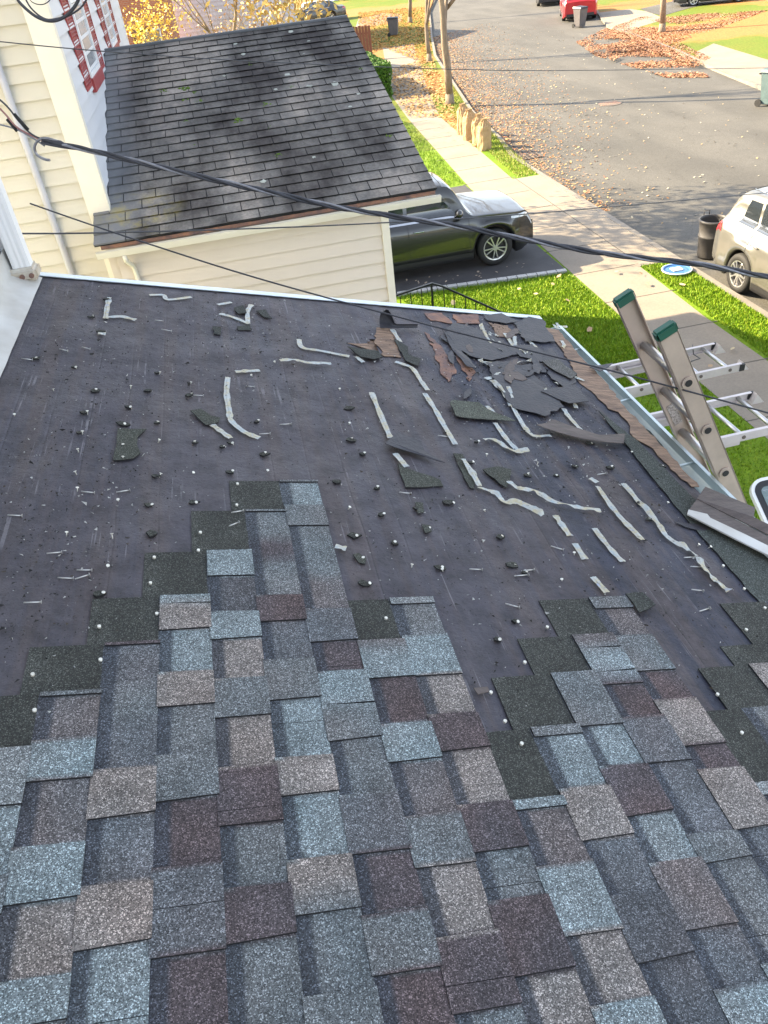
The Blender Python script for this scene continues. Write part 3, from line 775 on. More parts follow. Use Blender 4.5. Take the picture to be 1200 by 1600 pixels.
# ---------------- tape strips
tapes = [
 ([(171,467),(168,480),(165,500)], 'short vertical piece of clear tape near the top left of the felt'),
 ([(165,498),(190,497),(212,502)], 'clear tape strip bending right, below the top left piece'),
 ([(234,463),(255,463),(263,470),(299,466)], 'kinked pale tape strip near the white rake edge, upper left'),
 ([(393,478),(387,488),(387,506)], 'short tape piece curling upward beside the scraps near the rake edge'),
 ([(343,492),(365,498),(389,508)], 'slanting tape strip below the scraps near the rake edge'),
 ([(340,479),(362,475)], 'tiny tape flake between shingle scraps near the rake edge'),
 ([(153,524),(166,525)], 'small square of tape alone on the upper left felt'),
 ([(368,583),(385,582),(406,581)], 'short horizontal tape strip above the long bent strip'),
 ([(356,592),(354,615),(358,645),(362,661),(383,678),(405,687)], 'long bent tape strip left of centre'),
 ([(330,665),(345,676),(360,687)], 'tape strip poking out from under the pointed shingle scrap'),
 ([(437,568),(460,567),(480,571),(517,573)], 'twisted cream tape strip lying level, centre of the felt'),
 ([(467,532),(472,545),(500,550),(545,559)], 'thin pale tape strip running towards the torn hole'),
 ([(556,560),(567,569)], 'tape end below the scrap left of the torn hole'),
 ([(612,517),(625,537)], 'tape piece on the right of the exposed plywood hole'),
 ([(617,567),(643,577),(657,597),(668,612)], 'upper part of the long tape line right of the torn hole'),
 ([(663,617),(680,643),(695,670),(711,697)], 'straight lower part of the long tape line right of the torn hole'),
 ([(580,615),(597,657),(610,687)], 'straight tape strip ending at the black folded scrap'),
 ([(617,712),(635,733)], 'short tape piece below the black folded scrap'),
 ([(722,722),(738,747),(748,765)], 'tape strip lying on the narrow dark shingle scrap'),
 ([(745,765),(773,773),(787,787),(807,788),(833,800),(847,808)], 'curly tape strip trailing from the narrow dark scrap'),
 ([(793,757),(808,768),(833,772),(860,788),(900,798),(937,803)], 'long twisted tape strip trailing from the rounded dark scrap'),
 ([(750,510),(760,532),(785,552)], 'tape strip standing up among the torn felt near the rake'),
 ([(788,523),(803,545)], 'short tape strip in the middle of the torn felt'),
 ([(812,520),(830,538),(847,555)], 'tape strip beside the upper eave corner'),
 ([(752,568),(777,572),(783,580)], 'crumpled tape at the left of the tangled heap'),
 ([(777,578),(807,570),(833,565)], 'bluish tape strip on top of the tangled heap'),
 ([(758,595),(780,588),(793,583),(800,592),(822,593)], 'tape loop crossing the tangled heap'),
 ([(767,597),(787,617),(798,637)], 'tape strip running down from the tangled heap'),
 ([(790,607),(802,627)], 'crumpled short tape under the tangled heap'),
 ([(800,637),(817,667),(833,683),(860,683)], 'tape strip bending right above the long brown scrap'),
 ([(815,622),(835,634),(855,648)], 'blue tinted tape strip beside the torn felt flap'),
 ([(760,637),(772,650)], 'short tape end above the wide green grey scrap'),
 ([(773,663),(790,687),(812,710)], 'tape strip running under the wide green grey scrap'),
 ([(755,690),(773,690),(800,707),(825,706)], 'tape strip forming a pointed loop right of centre'),
 ([(880,640),(888,653),(908,675)], 'dirty tape strip just above the long brown scrap'),
 ([(920,750),(932,757)], 'small tape square above the straight eave side strip'),
 ([(933,763),(957,797),(980,823),(1003,846)], 'straight bluish tape strip on the dark felt near the eave'),
 ([(973,758),(1000,790),(1027,820),(1040,840),(1067,858),(1087,872)], 'longest tape strip, wavy, nearest the eave'),
 ([(1088,873),(1100,893),(1117,910),(1138,928)], 'lowest right tape strip ending above the bare felt'),
 ([(867,808),(878,824),(890,840)], 'upper piece of the broken tape line above the second shingle field'),
 ([(897,853),(913,878)], 'middle piece of the broken tape line above the second shingle field'),
 ([(925,905),(947,930)], 'last tape piece touching the second shingle field'),
 ([(928,828),(950,857),(972,880)], 'narrow tape strip between the broken line and the straight bluish strip'),
 ([(868,602),(895,595)], 'thin tape flake on the felt at the upper eave'),
 ([(890,588),(912,598)], 'tape flake beside the exposed eave plywood'),
 ([(800,593),(820,600)], 'rounded tape scrap right of the tangled heap'),
 ([(523,857),(540,861)], 'small bluish tape flake on felt right of the topmost shingle column'),
]
RX = random.Random(88)
for i in range(14):
    x, y = RX.uniform(745, 890), RX.uniform(505, 625); a = RX.uniform(.2, 1.6); L = RX.uniform(10, 26)
    tapes.append(([(x, y), (x+L*.5*math.cos(a)+RX.uniform(-5, 5), y+L*.5*math.sin(a)), (x+L*math.cos(a), y+L*math.sin(a)*.8)], 'short curled tape shred among the torn felt at the upper eave'))
def spline(pts, k=6):
    out = []
    for i in range(len(pts)-1):
        p0 = pts[max(i-1, 0)]; p1 = pts[i]; p2 = pts[i+1]; p3 = pts[min(i+2, len(pts)-1)]
        for j in range(k):
            t = j/k; out.append(tuple(.5*((2*b)+(-a+c)*t+(2*a-5*b+4*c-d)*t*t+(-a+3*b-3*c+d)*t**3) for a, b, c, d in zip(p0, p1, p2, p3)))
    out.append(tuple(pts[-1])); return out
for i, (pts, lab) in enumerate(tapes):
    uv = spline([ruv(*p) for p in pts], 7); RT = random.Random(i*5+1)
    bm = bmesh.new(); prev = None; n = len(uv); tw = RT.uniform(.3, 1.0) if i in (10, 18, 19, 20, 21, 24, 25, 26, 27, 28, 29, 33, 37, 38) or i > 46 else .12
    ph = RT.uniform(0, 6)
    half = .0165 if i not in (6, 35) else .02
    lift0 = .011 if n < 12 else .008
    if i in (10, 18, 20): lift0 = .017
    for j, (u, v) in enumerate(uv):
        a = uv[max(j-1, 0)]; b = uv[min(j+1, n-1)]; t = V((b[0]-a[0], b[1]-a[1]))
        t.normalize(); s = V((-t.y, t.x)); ang = tw*1.6*noise.noise(V((j*.22+i*3, ph, 0)))
        hz = lift0 + tw*.012*abs(noise.noise(V((j*.3, i*2.1, 4)))) + abs(math.sin(ang))*half*.7
        hw = half*(.8+.35*noise.noise(V((j*.4, i, 9))))
        e = R.uniform(-.002, .002)
        pr = [bm.verts.new(P(u+s.x*hw*q*math.cos(ang)+e*t.x, v+s.y*hw*q*math.cos(ang)+e*t.y, hz+math.sin(ang)*hw*q+ (.0016 if q == 0 else 0))) for q in (-1, -.4, 0, .5, 1)]
        if prev:
            for k in range(4): bm.faces.new((prev[k], prev[k+1], pr[k+1], pr[k]))
        prev = pr
    bmesh.ops.solidify(bm, geom=bm.faces[:], thickness=.0006)
    o = link('tape_strip', bm, M['tape'], smooth=False)
    tag(o, lab, 'tape', 'clear sealant tape strips left on the felt')

# ---------------- loose shingle scraps
DK, DK2 = (.052, .056, .046), (.038, .042, .038)
scr = [
 ([(184,672),(229,674),(215,686),(214,697),(219,712),(209,720),(177,723)], DK, 'squarish torn shingle scrap on the left felt', 'g', .005),
 ([(297,645),(314,642),(330,653),(344,656),(341,664),(322,668)], DK, 'pointed shingle scrap with tape poking out, left of centre', 'g', .008),
 ([(620,682),(657,697),(662,712),(693,731),(657,719),(600,702)], DK, 'smooth black folded scrap with a pointed tail, centre', 'f', .022),
 ([(620,727),(643,737),(687,752),(692,763),(633,764)], DK, 'triangular green grey scrap below the black folded one', 'g', .005),
 ([(707,630),(747,633),(760,643),(805,663),(720,657),(710,655),(702,633)], (.075, .082, .066), 'wide green grey shingle scrap with pointed right end', 'g', .012),
 ([(753,737),(777,732),(798,737),(795,757),(790,766)], DK, 'rounded dark scrap where the long twisted tape starts', 'g', .008),
 ([(707,712),(722,713),(743,753),(740,767),(733,765)], DK, 'narrow dark scrap strip under a tape piece', 'g', .005),
 ([(835,676),(863,665),(900,676),(933,687),(973,686),(971,702),(930,697),(893,690)], None, 'long brown scrap of old shingle lying face down', 'b', .025),
 ([(843,617),(860,613),(897,607),(918,633),(887,637),(865,627)], None, 'broad torn felt flap near the upper eave', 'f', .020),
 ([(542,546),(563,549),(590,553),(597,563),(583,566),(563,562)], DK2, 'rolled scrap in front of the torn hole', 'g', .014),
 ([(615,533),(637,545),(638,557),(657,564),(652,577),(633,567)], DK2, 'ragged dark scrap right of the exposed plywood hole', 'g', .009),
 ([(974,935),(1001,933),(1021,952),(995,965)], DK2, 'dark diamond scrap above the second shingle field', 'g', .02),
 ([(365,484),(380,480),(385,492),(372,494)], DK2, 'crumpled scrap near the rake edge, left of the tape', 'g', .01),
 ([(400,488),(415,486),(425,500),(412,498)], DK2, 'flat dark scrap near the rake edge, right of the tape', 'g', .007),
 ([(332,512),(345,513),(344,526),(334,524)], DK2, 'small square scrap below the rake edge scraps', 'g', .006),
 ([(370,512),(390,509),(392,518),(372,518)], DK2, 'small flat scrap under the slanting tape strip', 'g', .004),
 ([(648,787),(660,788),(662,803),(652,805)], DK, 'small brownish scrap on felt below centre', 'g', .005),
 ([(658,822),(670,823),(674,833),(664,836)], DK, 'small oval scrap on felt right of the topmost shingles', 'g', .005),
 ([(551,869),(560,867),(572,876),(570,884),(560,882)], DK, 'small pointed scrap beside the topmost shingle column', 'g', .005),
 ([(738,1080),(760,1078),(763,1086),(745,1090)], None, 'brown crumpled scrap caught under a dark shingle corner', 'b', .012),
 ([(1052,818),(1072,820),(1112,824),(1100,832),(1070,826)], None, 'ragged thin scrap under the big brown offcut', 'f', .006),
 ([(845,570),(868,566),(900,590),(890,598),(862,583)], (.09, .09, .085), 'grey shingle scrap among torn felt at the upper eave', 'g', .02),
 ([(688,517),(700,530),(735,568),(742,585),(728,578),(705,548)], None, 'long curved felt sliver over the stained plywood', 'f', .012),
]
for pts, c, lab, kd, w0 in scr:
    if kd == 'g':
        bm = granpoly('s', pts, c, w0=w0, th=.004, curl=.12); o = link('shingle_scrap', bm, None, mats=[M['headlap'], M['edge']])
    else:
        bm = patch('s', pts, None, w0=w0, th=.003, curl=.18); o = link('felt_scrap' if kd == 'f' else 'shingle_scrap', bm, M['feltpiece' if kd == 'f' else 'feltback'])
    tag(o, lab, 'scrap', 'scraps torn off the old roof')
# big brown offcut at the eave with its metal edge
off = empty('shingle_offcut', P(2.35, 2.2, .03), 'big brown shingle offcut with a metal edge strip lying over the gutter', 'offcut', 'scraps torn off the old roof')
def wp(px, py, w): u, v = ruv(px, py, w); return P(u, v, w)
bm = bmesh.new(); prism(bm, [wp(1102,760,.05), wp(1180,793,.07), wp(1178,808,.07), wp(1215,826,.07), wp(1290,850,.07), wp(1290,880,.05), wp(1089,779,.045)], NR*-.004); link('upper_tab', bm, M['feltback'], off)
bm = bmesh.new(); prism(bm, [wp(1089,780,.042), wp(1290,885,.045), wp(1290,915,.03), wp(1073,801,.03)], NR*-.004); link('lower_tab', bm, M['feltback'], off)
bm = bmesh.new(); prism(bm, [wp(1076,796,.040), wp(1105,803,.040), wp(1110,809,.040), wp(1165,835,.040), wp(1290,897,.042), wp(1290,912,.042), wp(1150,842,.036), wp(1074,803,.034)], NR*-.006); link('metal_strip', bm, M['flash'], off)
# debris sitting in / on the gutter
gd = [([(921,573),(958,567),(950,574),(938,580)], 'black felt scrap lying across the gutter beside the ladder', .02),]
for pts, lab, w0 in gd:
    bm = bmesh.new(); prism(bm, [wp(x, y, .03) for x, y in pts], NR*-.003); o = link('felt_scrap', bm, M['feltpiece']); tag(o, lab, 'scrap', 'scraps torn off the old roof')
for (y0, y1), lab in (((3.02, 3.24), 'grey green shingle scrap fallen into the gutter between the ladder rails'), ((2.28, 2.46), 'black crumpled scrap standing in the gutter by the big brown offcut')):
    bm = bmesh.new()
    pts = [(GX0+.008, y0, GZ-.02), (GX0+.10, y0+.02, GZ-.045), (GX0+.10, y1, GZ-.03), (GX0+.05, y1+.03, GZ+.004), (GX0+.012, y1-.03, GZ-.01)]
    prism(bm, pts, (0, 0, -.012))
    for f in bm.faces: colset(bm, f, DK)
    o = link('shingle_scrap', bm, M['headlap']); tag(o, lab, 'scrap', 'scraps torn off the old roof')

# ---------------- crumbs (nobody could count them)
bm = bmesh.new(); lay = bm.loops.layers.float_color.new('Col'); RD = random.Random(5)
def crumb(u, v, s, c, w0=.004):
    pts = [V((RD.uniform(-1, 1), RD.uniform(-1, 1), RD.uniform(0, 1.0)))*s for _ in range(4)]
    vs = [bm.verts.new(P(u+p.x, v+p.y, w0+p.z)) for p in pts]
    for t in ((0,1,2),(0,3,1),(1,3,2),(0,2,3)):
        f = bm.faces.new([vs[i] for i in t]); colset(bm, f, c)
cl = [(ruv(*p), s, n) for p, s, n in (((170,470),.25,90),((380,500),.3,260),((150,560),.35,150),((330,600),.3,160),((120,700),.3,130),((60,760),.35,120),((100,880),.3,160),((820,540),.35,420),((760,600),.35,380),((620,560),.3,160),((900,620),.3,260),((860,700),.3,200),((1000,760),.3,160),((660,800),.4,120),((760,900),.4,110),((540,640),.4,130),((1000,900),.35,160),((60,920),.25,120),((450,560),.3,150))]
for (u0, v0), s, n in cl:
    for _ in range(int(n*2.2)):
        u, v = u0+RD.gauss(0, s*.6), v0+RD.gauss(0, s)
        if -.72 < u < 2.2 and v < 4.6:
            crumb(u, v, abs(RD.gauss(0, .0035))+.0018, RD.choice(((.02, .02, .02), (.02, .02, .02), (.03, .028, .025), (.02, .02, .02), (.4, .4, .38), (.05, .04, .03))))
for _ in range(2600):
    u, v = RD.uniform(-.7, 2.2), RD.uniform(1.0, 4.6); crumb(u, v, abs(RD.gauss(0, .0025))+.0015, RD.choice(((.02, .02, .02), (.025, .022, .02), (.35, .35, .34))))
o = link('roof_grit', bm, attr('grit'), keep=True); o['kind'] = 'stuff'; o['label'] = 'loose grit and crumbs of old shingle on the felt'

# ================================================================== LEANING LADDER
lad = empty('extension_ladder', (3.95, 2.93, 0), 'tall aluminium ladder with green end caps leaning on the gutter', 'ladder')
la, lb = V((3.98, 0, 0)), V((1.60, 0, 4.72))
lb = la + (V((1.63, 0, 4.70))-la)
ldir = (lb-la).normalized(); lnor = V((ldir.z, 0, -ldir.x))
LY = (2.70, 3.10)
# keep the rails outside the gutter lip
tx = la.x + (lb.x-la.x)*((GZ)/lb.z); sh = max(0, (GX0+.155+.045)-tx)
off3 = V((sh, 0, 0)); la += off3; lb += off3
for s, y in zip((-1, 1), LY):
    bm = bmesh.new()
    a, b = V((la.x, y, la.z)), V((lb.x, y, lb.z))
    obox(bm, a, b, .006, .085, up=lnor)          # web
    for k in (-1, 1):
        off2 = lnor*(k*.042) + V((0, -s*.014, 0))
        obox(bm, a+off2, b+off2, .034, .005, up=lnor)
    link('rail', bm, M['alurail'], lad)
    bm = bmesh.new(); c = V((lb.x, y, lb.z)); obox(bm, c-ldir*.035+V((0,-s*.012,0)), c+ldir*.014+V((0,-s*.012,0)), .046, .096, up=lnor); bmesh.ops.bevel(bm, geom=bm.edges[:], offset=.008, segments=2, affect='EDGES')
    link('end_cap', bm, M['green'], lad)
d0 = .26; Ll = (lb-la).length
k = 0
while True:
    t = Ll - .30 - k*.305
    if t < .2: break
    p = la + ldir*t; bm = bmesh.new()
    tube(bm, [(p.x, LY[0]-.004, p.z), (p.x, LY[1]+.004, p.z)], .021, 6); link('rung', bm, M['alu'], lad)
    if k < 6:
        bm = bmesh.new(); tube(bm, [(p.x, LY[0]-.012, p.z), (p.x, LY[0]-.004, p.z)], .030, 10); tube(bm, [(p.x, LY[0]-.0135, p.z), (p.x, LY[0]-.0115, p.z)], .02, 10)
        link('rung_socket', bm, M['rubber'] if False else M['alurail'], lad)
        bm = bmesh.new(); tube(bm, [(p.x, LY[0]-.016, p.z), (p.x, LY[0]-.0125, p.z)], .017, 12); link('rung_hole', bm, M['black'], lad)
    k += 1
bm = bmesh.new(); c = la + ldir*(Ll-.78); q = V((c.x, LY[1]-.004, c.z))
prism(bm, [q+ldir*a+lnor*b for a, b in ((-.07,-.022),(.07,-.022),(.07,.022),(-.07,.022))], (0, -.002, 0)); link('warning_sticker', bm, simple('sticker', (.62, .56, .52), (.15, .12, .11), 120, .6), lad)
for y in LY:
    bm = bmesh.new(); box(bm, (la.x-.05, y-.04, 0.113), (la.x+.07, y+.04, .15)); link('foot', bm, M['rubber'], lad)

# ladders lying flat on a pipe rack
ZL = 2.45
def flat_ladder(pa, pb, xl, label, ext=.0, fy=True, nr=None, feet=True, skew=0.0):
    """rail A through pixel pa, rail B through pixel pb at height ZL"""
    A, B = gnd(*pa, ZL), gnd(*pb, ZL)
    xr = (A.x+B.x)/2 + ext; ya, yb = A.y, B.y
    t = empty('extension_ladder', (xr-.5, (ya+yb)/2, ZL-.06), label, 'ladder', 'ladders lying flat beside the house')
    for s, y in ((1, ya), (-1, yb)):
        for kk, (dy, dz, xx) in enumerate(((0, 0, xr), (-s*.030, -.062, xr-.42))):
            if not fy and kk: continue
            bm = bmesh.new(); a = V((xl, y+dy + (xl-xr)*skew, ZL+dz)); b = V((xx, y+dy, ZL+dz))
            obox(bm, a, b, .006, .075)
            for z in (-1, 1): obox(bm, a+V((0, -s*.013, z*.036)), b+V((0, -s*.013, z*.036)), .030, .006)
            link('rail', bm, M['alupink'], t)
        if feet:
            bm = bmesh.new(); box(bm, (xr-.02, y-.012, ZL-.034), (xr+.03, y+.012, ZL+.034)); link('end_plate', bm, M['black'], t)
            bm = bmesh.new(); prism(bm, [(xr-.02, y-s*.05-.03, ZL-.05), (xr+.10, y-s*.05-.03, ZL-.05), (xr+.02, y-s*.05-.03, ZL+.045)], (0, .06, 0)); link('foot', bm, M['alupink'], t)
    x = xr-.12; i = 0
    while x > xl+.1:
        bm = bmesh.new(); tube(bm, [(x, ya + (x-xr)*skew, ZL), (x, yb + (x-xr)*skew, ZL)], .019, 8); link('rung', bm, M['alu'], t)
        for s, y in ((1, ya), (-1, yb)):
            bm = bmesh.new(); yy = y + (x-xr)*skew; tube(bm, [(x, yy+s*.003, ZL), (x, yy+s*.010, ZL)], .017, 8); link('rung_cap', bm, M['iron_grate'], t)
        x -= .305; i += 1
    return t
flat_ladder((1119, 540), (1153, 575), 1.3, 'aluminium ladder lying flat with swivel feet, farther from the house', skew=.03)
flat_ladder((1120, 562), (1200, 684), 1.5, 'wider aluminium ladder lying flat, nearer the eave', ext=.0, feet=False, skew=.0) if False else None
A2, B2 = gnd(1120, 562, ZL), gnd(1122, 700, ZL)
C2 = gnd(1176, 622, ZL)
t2 = flat_ladder((1178, 616), (1226, 668), 1.4, 'longer aluminium ladder lying flat, nearer the eave', skew=.02)
bm = bmesh.new()
rack = empty('pipe_rack', (1.9, 5.6, 0), 'steel pipe rack carrying the two flat ladders, hidden behind the roof', 'rack')
for x in (1.6, 2.5):
    for y in (4.95, 6.6): tube(bm, [(x, y, 0.1), (x, y, ZL-.10)], .02, 8)
    tube(bm, [(x, 4.85, ZL-.12), (x, 6.7, ZL-.12)], .02, 8)
link('frame', bm, M['iron'], rack)
bm = bmesh.new(); p = gnd(1107, 556, ZL); tube(bm, [(p.x-.05, p.y+.22, ZL+.03), (p.x-.10, p.y+.1, ZL-.01), (p.x-.12, p.y-.05, ZL+.02), (p.x-.45, p.y-.1, ZL+.01)], .005, 6)
o = link('rope', bm, M['black']); tag(o, 'black cord looped round the ladder rung beside the swivel foot', 'cord')

# ================================================================== WHITE VAN WITH RAISED TAILGATE (frame edge)
van = empty('white_van', (4.7, 2.2, 0), 'white van with its glass tailgate raised beside the house, at the right edge', 'van')
bm = bmesh.new(); box(bm, (3.82, -1.2, .42), (5.6, 3.55, 1.1)); box(bm, (3.95, -.4, 1.0), (5.45, 3.45, 1.72)); bmesh.ops.bevel(bm, geom=bm.edges[:], offset=.1, segments=3, affect='EDGES'); link('body', bm, M['p_white'], van, smooth=False)
for y in (-.4, 2.6):
    for x in (3.80, 5.42):
        bm = bmesh.new(); tube(bm, [(x, y, .45), (x+.2, y, .45)], .33, 24); link('wheel', bm, M['rubber'], van)
tl_ = gnd(1166, 752, 1.95)
hin = V((tl_.x, tl_.y-.55, 1.62))
dn = (hin - tl_); dn = dn.normalized(); rt = V((1, 0, 0)); nn_ = rt.cross(dn).normalized()
if nn_.z < 0: nn_ = -nn_
def rr(w_, h_, r_, inset_, off_):
    pts = []
    for (cxx, cyy, a0) in ((r_, r_, 180), (w_-r_, r_, 270), (w_-r_, h_-r_, 0), (r_, h_-r_, 90)):
        for q in range(7):
            a = rad(a0+q*15); x = cxx+(r_-inset_)*math.cos(a); y = cyy+(r_-inset_)*math.sin(a)
            pts.append(tl_ + rt*x + dn*y + nn_*off_)
    return pts
bm = bmesh.new(); prism(bm, rr(1.35, .85, .14, 0, 0), nn_*-.04); tg = link('tailgate', bm, M['p_white'], van)
bm = bmesh.new(); prism(bm, rr(1.35, .85, .14, .03, .003), nn_*-.004); link('window_seal', bm, M['black'], tg)
bm = bmesh.new(); prism(bm, rr(1.35, .85, .14, .085, .006), nn_*-.002); link('tailgate_glass', bm, simple('gate_glass', (.18, .24, .24), (.12, .17, .17), 3, .06, spec=1), tg)
bm = bmesh.new()
for i in range(9):
    a = tl_+rt*.1+dn*(.12+i*.075)+nn_*.008; obox(bm, a, a+rt*1.1, .004, .002, up=nn_)
for i in range(5):
    a = tl_+rt*(.16+i*.2)+dn*.09+nn_*.0085; obox(bm, a, a+dn*.68, .003, .002, up=nn_)
link('heater_wires', bm, M['chrome'], tg)

# ================================================================== NEIGHBOUR HOUSE + GARAGE
NX, NY = -2.32, 15.5
nh = empty('neighbour_house', (-6, 23, 0), 'two storey cream sided house with red shutters, upper left', 'house')
bm = bmesh.new(); box(bm, (-16, NY+.02, -6.15), (NX-.02, 30.7, 15.4)); lapwall(bm, (-16, NY), (NX-.28, NY), -6.15, 15.3, .27, V((0, -1, 0)), depth=.055)  # unseen upper wall is raised to keep the sun off the low roof
link('wall', bm, M['cream'], nh)
bm = bmesh.new(); lapwall(bm, (NX, NY+.16), (NX, 30.5), -6.15, 15.3, .27, V((1, 0, 0)), depth=.05); link('side_wall', bm, M['sidingw'], nh)  # bluish tone of the skylit side face is put into the siding colour
bm = bmesh.new(); prism(bm, [(NX-.32, NY-.075, 15.3), (NX+.07, NY-.075, 15.3), (NX+.07, NY+.18, 15.3), (NX-.01, NY+.18, 15.3), (NX-.01, NY+.01, 15.3), (NX-.32, NY+.01, 15.3)], (0, 0, -21.4)); link('corner_board', bm, M['trim'], nh)
bm = bmesh.new(); box(bm, (NX-.02, 30.5, -6.15), (NX+.035, 30.66, 15.3)); link('corner_board', bm, M['trim'], nh)
bm = bmesh.new(); prism(bm, [(-10, NY-.45, 5.72), (-10, 30.9, 5.72), (-10, 23, 8.4)][0:0] or [(-16.6, NY-.6, 15.42), (-16.6, 31.2, 15.42), (-16.6, 23.2, 20)], (14.9, 0, 0)); link('roof', bm, M['oldroof'] if False else M['edge'], nh)
# grey conduit on the cream wall
bm = bmesh.new(); a = ony(60, 280, NY-.06); tube(bm, [(a.x, NY-.09, -6), (a.x, NY-.09, 9)], .06, 10); link('conduit', bm, simple('conduit_grey', (.5, .5, .52), (.42, .42, .45), 4, .4), nh, smooth=True)
def shutter(y0, y1, z0, z1, n=15):
    bm = bmesh.new(); x = NX+.028
    box(bm, (x, y0, z0), (x+.028, y0+.055, z1)); box(bm, (x, y1-.055, z0), (x+.028, y1, z1)); box(bm, (x, y0+.055, z0), (x+.028, y1-.055, z0+.07)); box(bm, (x, y0+.055, z1-.07), (x+.028, y1-.055, z1))
    box(bm, (x-.004, y0+.05, z0+.06), (x+.006, y1-.05, z1-.06))
    m = int((z1-z0-.14)/.055)
    for i in range(m):
        z = z0+.07+i*(z1-z0-.14)/m; obox(bm, (x+.014, y0+.05, z+.02), (x+.014, y1-.05, z+.02), .010, .036, up=V((.45, 0, .9)))
    link('shutter', bm, M['redshutter'], nh)
def win(y0, y1, z0, z1, sill=True):
    x = NX+.02
    bm = bmesh.new()
    for a in ((y0, z0, y0+.09, z1), (y1-.09, z0, y1, z1), (y0+.09, z0, y1-.09, z0+.08), (y0+.09, z1-.08, y1-.09, z1), (y0+.09, (z0+z1)/2-.03, y1-.09, (z0+z1)/2+.03)):
        box(bm, (x, a[0], a[1]), (x+.05, a[2], a[3]))
    f = link('window', bm, M['white'], nh)
    bm = bmesh.new(); box(bm, (x+.004, y0+.05, z0+.04), (x+.02, y1-.05, z1-.04)); link('pane', bm, simple('curtained_glass', (.42, .44, .46), (.34, .36, .38), 5, .1, spec=.8), f)
    if sill:
        bm = bmesh.new(); box(bm, (x, y0-.12, z0-.24), (x+.07, y1+.05, z0-.003)); link('sill', bm, M['redshutter'], f)
z0 = 4.18
for (s0, s1), (w0_, w1_), (q0, q1), sl in (((17.3, 18.25), (18.4, 20.35), (20.5, 21.4), True), ((23.3, 24.25), (24.4, 26.2), (26.35, 27.3), True)):
    shutter(s0, s1, z0, 6.9); shutter(q0, q1, z0, 6.9); win(w0_, w1_, z0+.1, 6.85, sl)

gar = empty('garage', (0.2, 18.5, 0), 'one storey cream garage with a dark weathered shingle roof', 'garage')
GE, GYE, ZE = 3.68, 14.45, 2.18
RY, RZ = 22.46, 4.40; GL = -2.56
sl = (RZ-ZE)/(RY-GYE)
bm = bmesh.new()
gy = 14.78
box(bm, (-2.45, gy+.02, -6.15), (2.74, gy+.16, ZE+.08)); lapwall(bm, (-2.3, gy), (2.64, gy), -6.15+.03, ZE+.06, .26, V((0, -1, 0)), depth=.055)
box(bm, (-2.45, 29.9, -6.15), (2.74, 30.05, ZE+.08)); box(bm, (-2.45, gy+.16, -6.15), (-2.35, 29.9, ZE+.1))
link('wall', bm, M['creamg'], gar)
bm = bmesh.new(); box(bm, (2.64, gy-.075, -6.15), (2.79, gy+.165, ZE+.05)); link('corner_board', bm, M['trim'], gar)
bm = bmesh.new(); prism(bm, [(2.62, gy+.1, ZE+.02), (2.62, 29.9, ZE+.02), (2.62, RY, RZ-.12)], (.15, 0, 0)); box(bm, (2.66, gy+.17, -6.15), (2.77, 30.04, ZE+.019)); link('gable_wall', bm, M['creamg'], gar)
# roof slabs
bm = bmesh.new()
xl = GL
prism(bm, [(xl, GYE, ZE), (GE, GYE, ZE), (GE, RY, RZ), (xl, RY, RZ)], (0, 0, -.035)); prism(bm, [(xl, RY, RZ), (GE, RY, RZ), (GE, RY*2-GYE, ZE), (xl, RY*2-GYE, ZE)], (0, 0, -.09))
groof = link('roof', bm, M['edge'], gar)
# three tab shingles as thin tabs in one mesh (surface pattern), tapering like the photo
bm = bmesh.new(); lay = bm.loops.layers.float_color.new('Col'); RG = random.Random(3)
nrow = 26; dy = (RY-GYE)/nrow; cs = math.cos(math.atan(sl)); nrm = V((0, -math.sin(math.atan(sl)), cs))
for i in range(nrow):
    y0 = GYE - .03 + i*dy; y1 = y0 + dy + .012; off_ = (0, .155, .31)[i % 3] + RG.uniform(-.01, .01) if True else 0
    x = xl - .64 + (.32 if i % 2 else 0) + RG.uniform(-.015, .015)
    TW = .60
    while x < GE:
        xa, xb = max(xl, x+.008), min(GE+.012, x+TW-.008)
        if xb - xa > .02:
            lf = .024+RG.uniform(0, .012)
            bs_ = RG.uniform(.85, 1.1); c = (.168*bs_, .152*bs_, .138*bs_)
            q = [V((xa, y0, ZE+sl*(y0-GYE)))+nrm*lf, V((xb, y0, ZE+sl*(y0-GYE)))+nrm*lf, V((xb, y1, ZE+sl*(y1-GYE)))+nrm*.005, V((xa, y1, ZE+sl*(y1-GYE)))+nrm*.005]
            vs = [bm.verts.new(p) for p in q]; lo = [bm.verts.new(p - nrm*(lf if k < 2 else .004)) for k, p in enumerate(q)]
            f = bm.faces.new(vs); colset(bm, f, c)
            for a_, b_ in ((0, 1), (1, 2), (3, 0)):
                f = bm.faces.new((vs[b_], vs[a_], lo[a_], lo[b_])); colset(bm, f, (.02, .02, .02))
        x += TW
link('shingle_courses', bm, M['oldroof'], groof)
bm = bmesh.new(); box(bm, (xl, RY-.12, RZ-.015), (GE+.01, RY+.12, RZ+.03)); link('ridge_cap', bm, simple('ridge', (.13, .14, .16), (.09, .1, .11), 3, .85), groof)
bm = bmesh.new(); box(bm, (xl+.1, GYE-.008, ZE-.10), (GE-.02, GYE+.03, ZE-.037)); link('eave_plywood', bm, M['plydark'], gar)
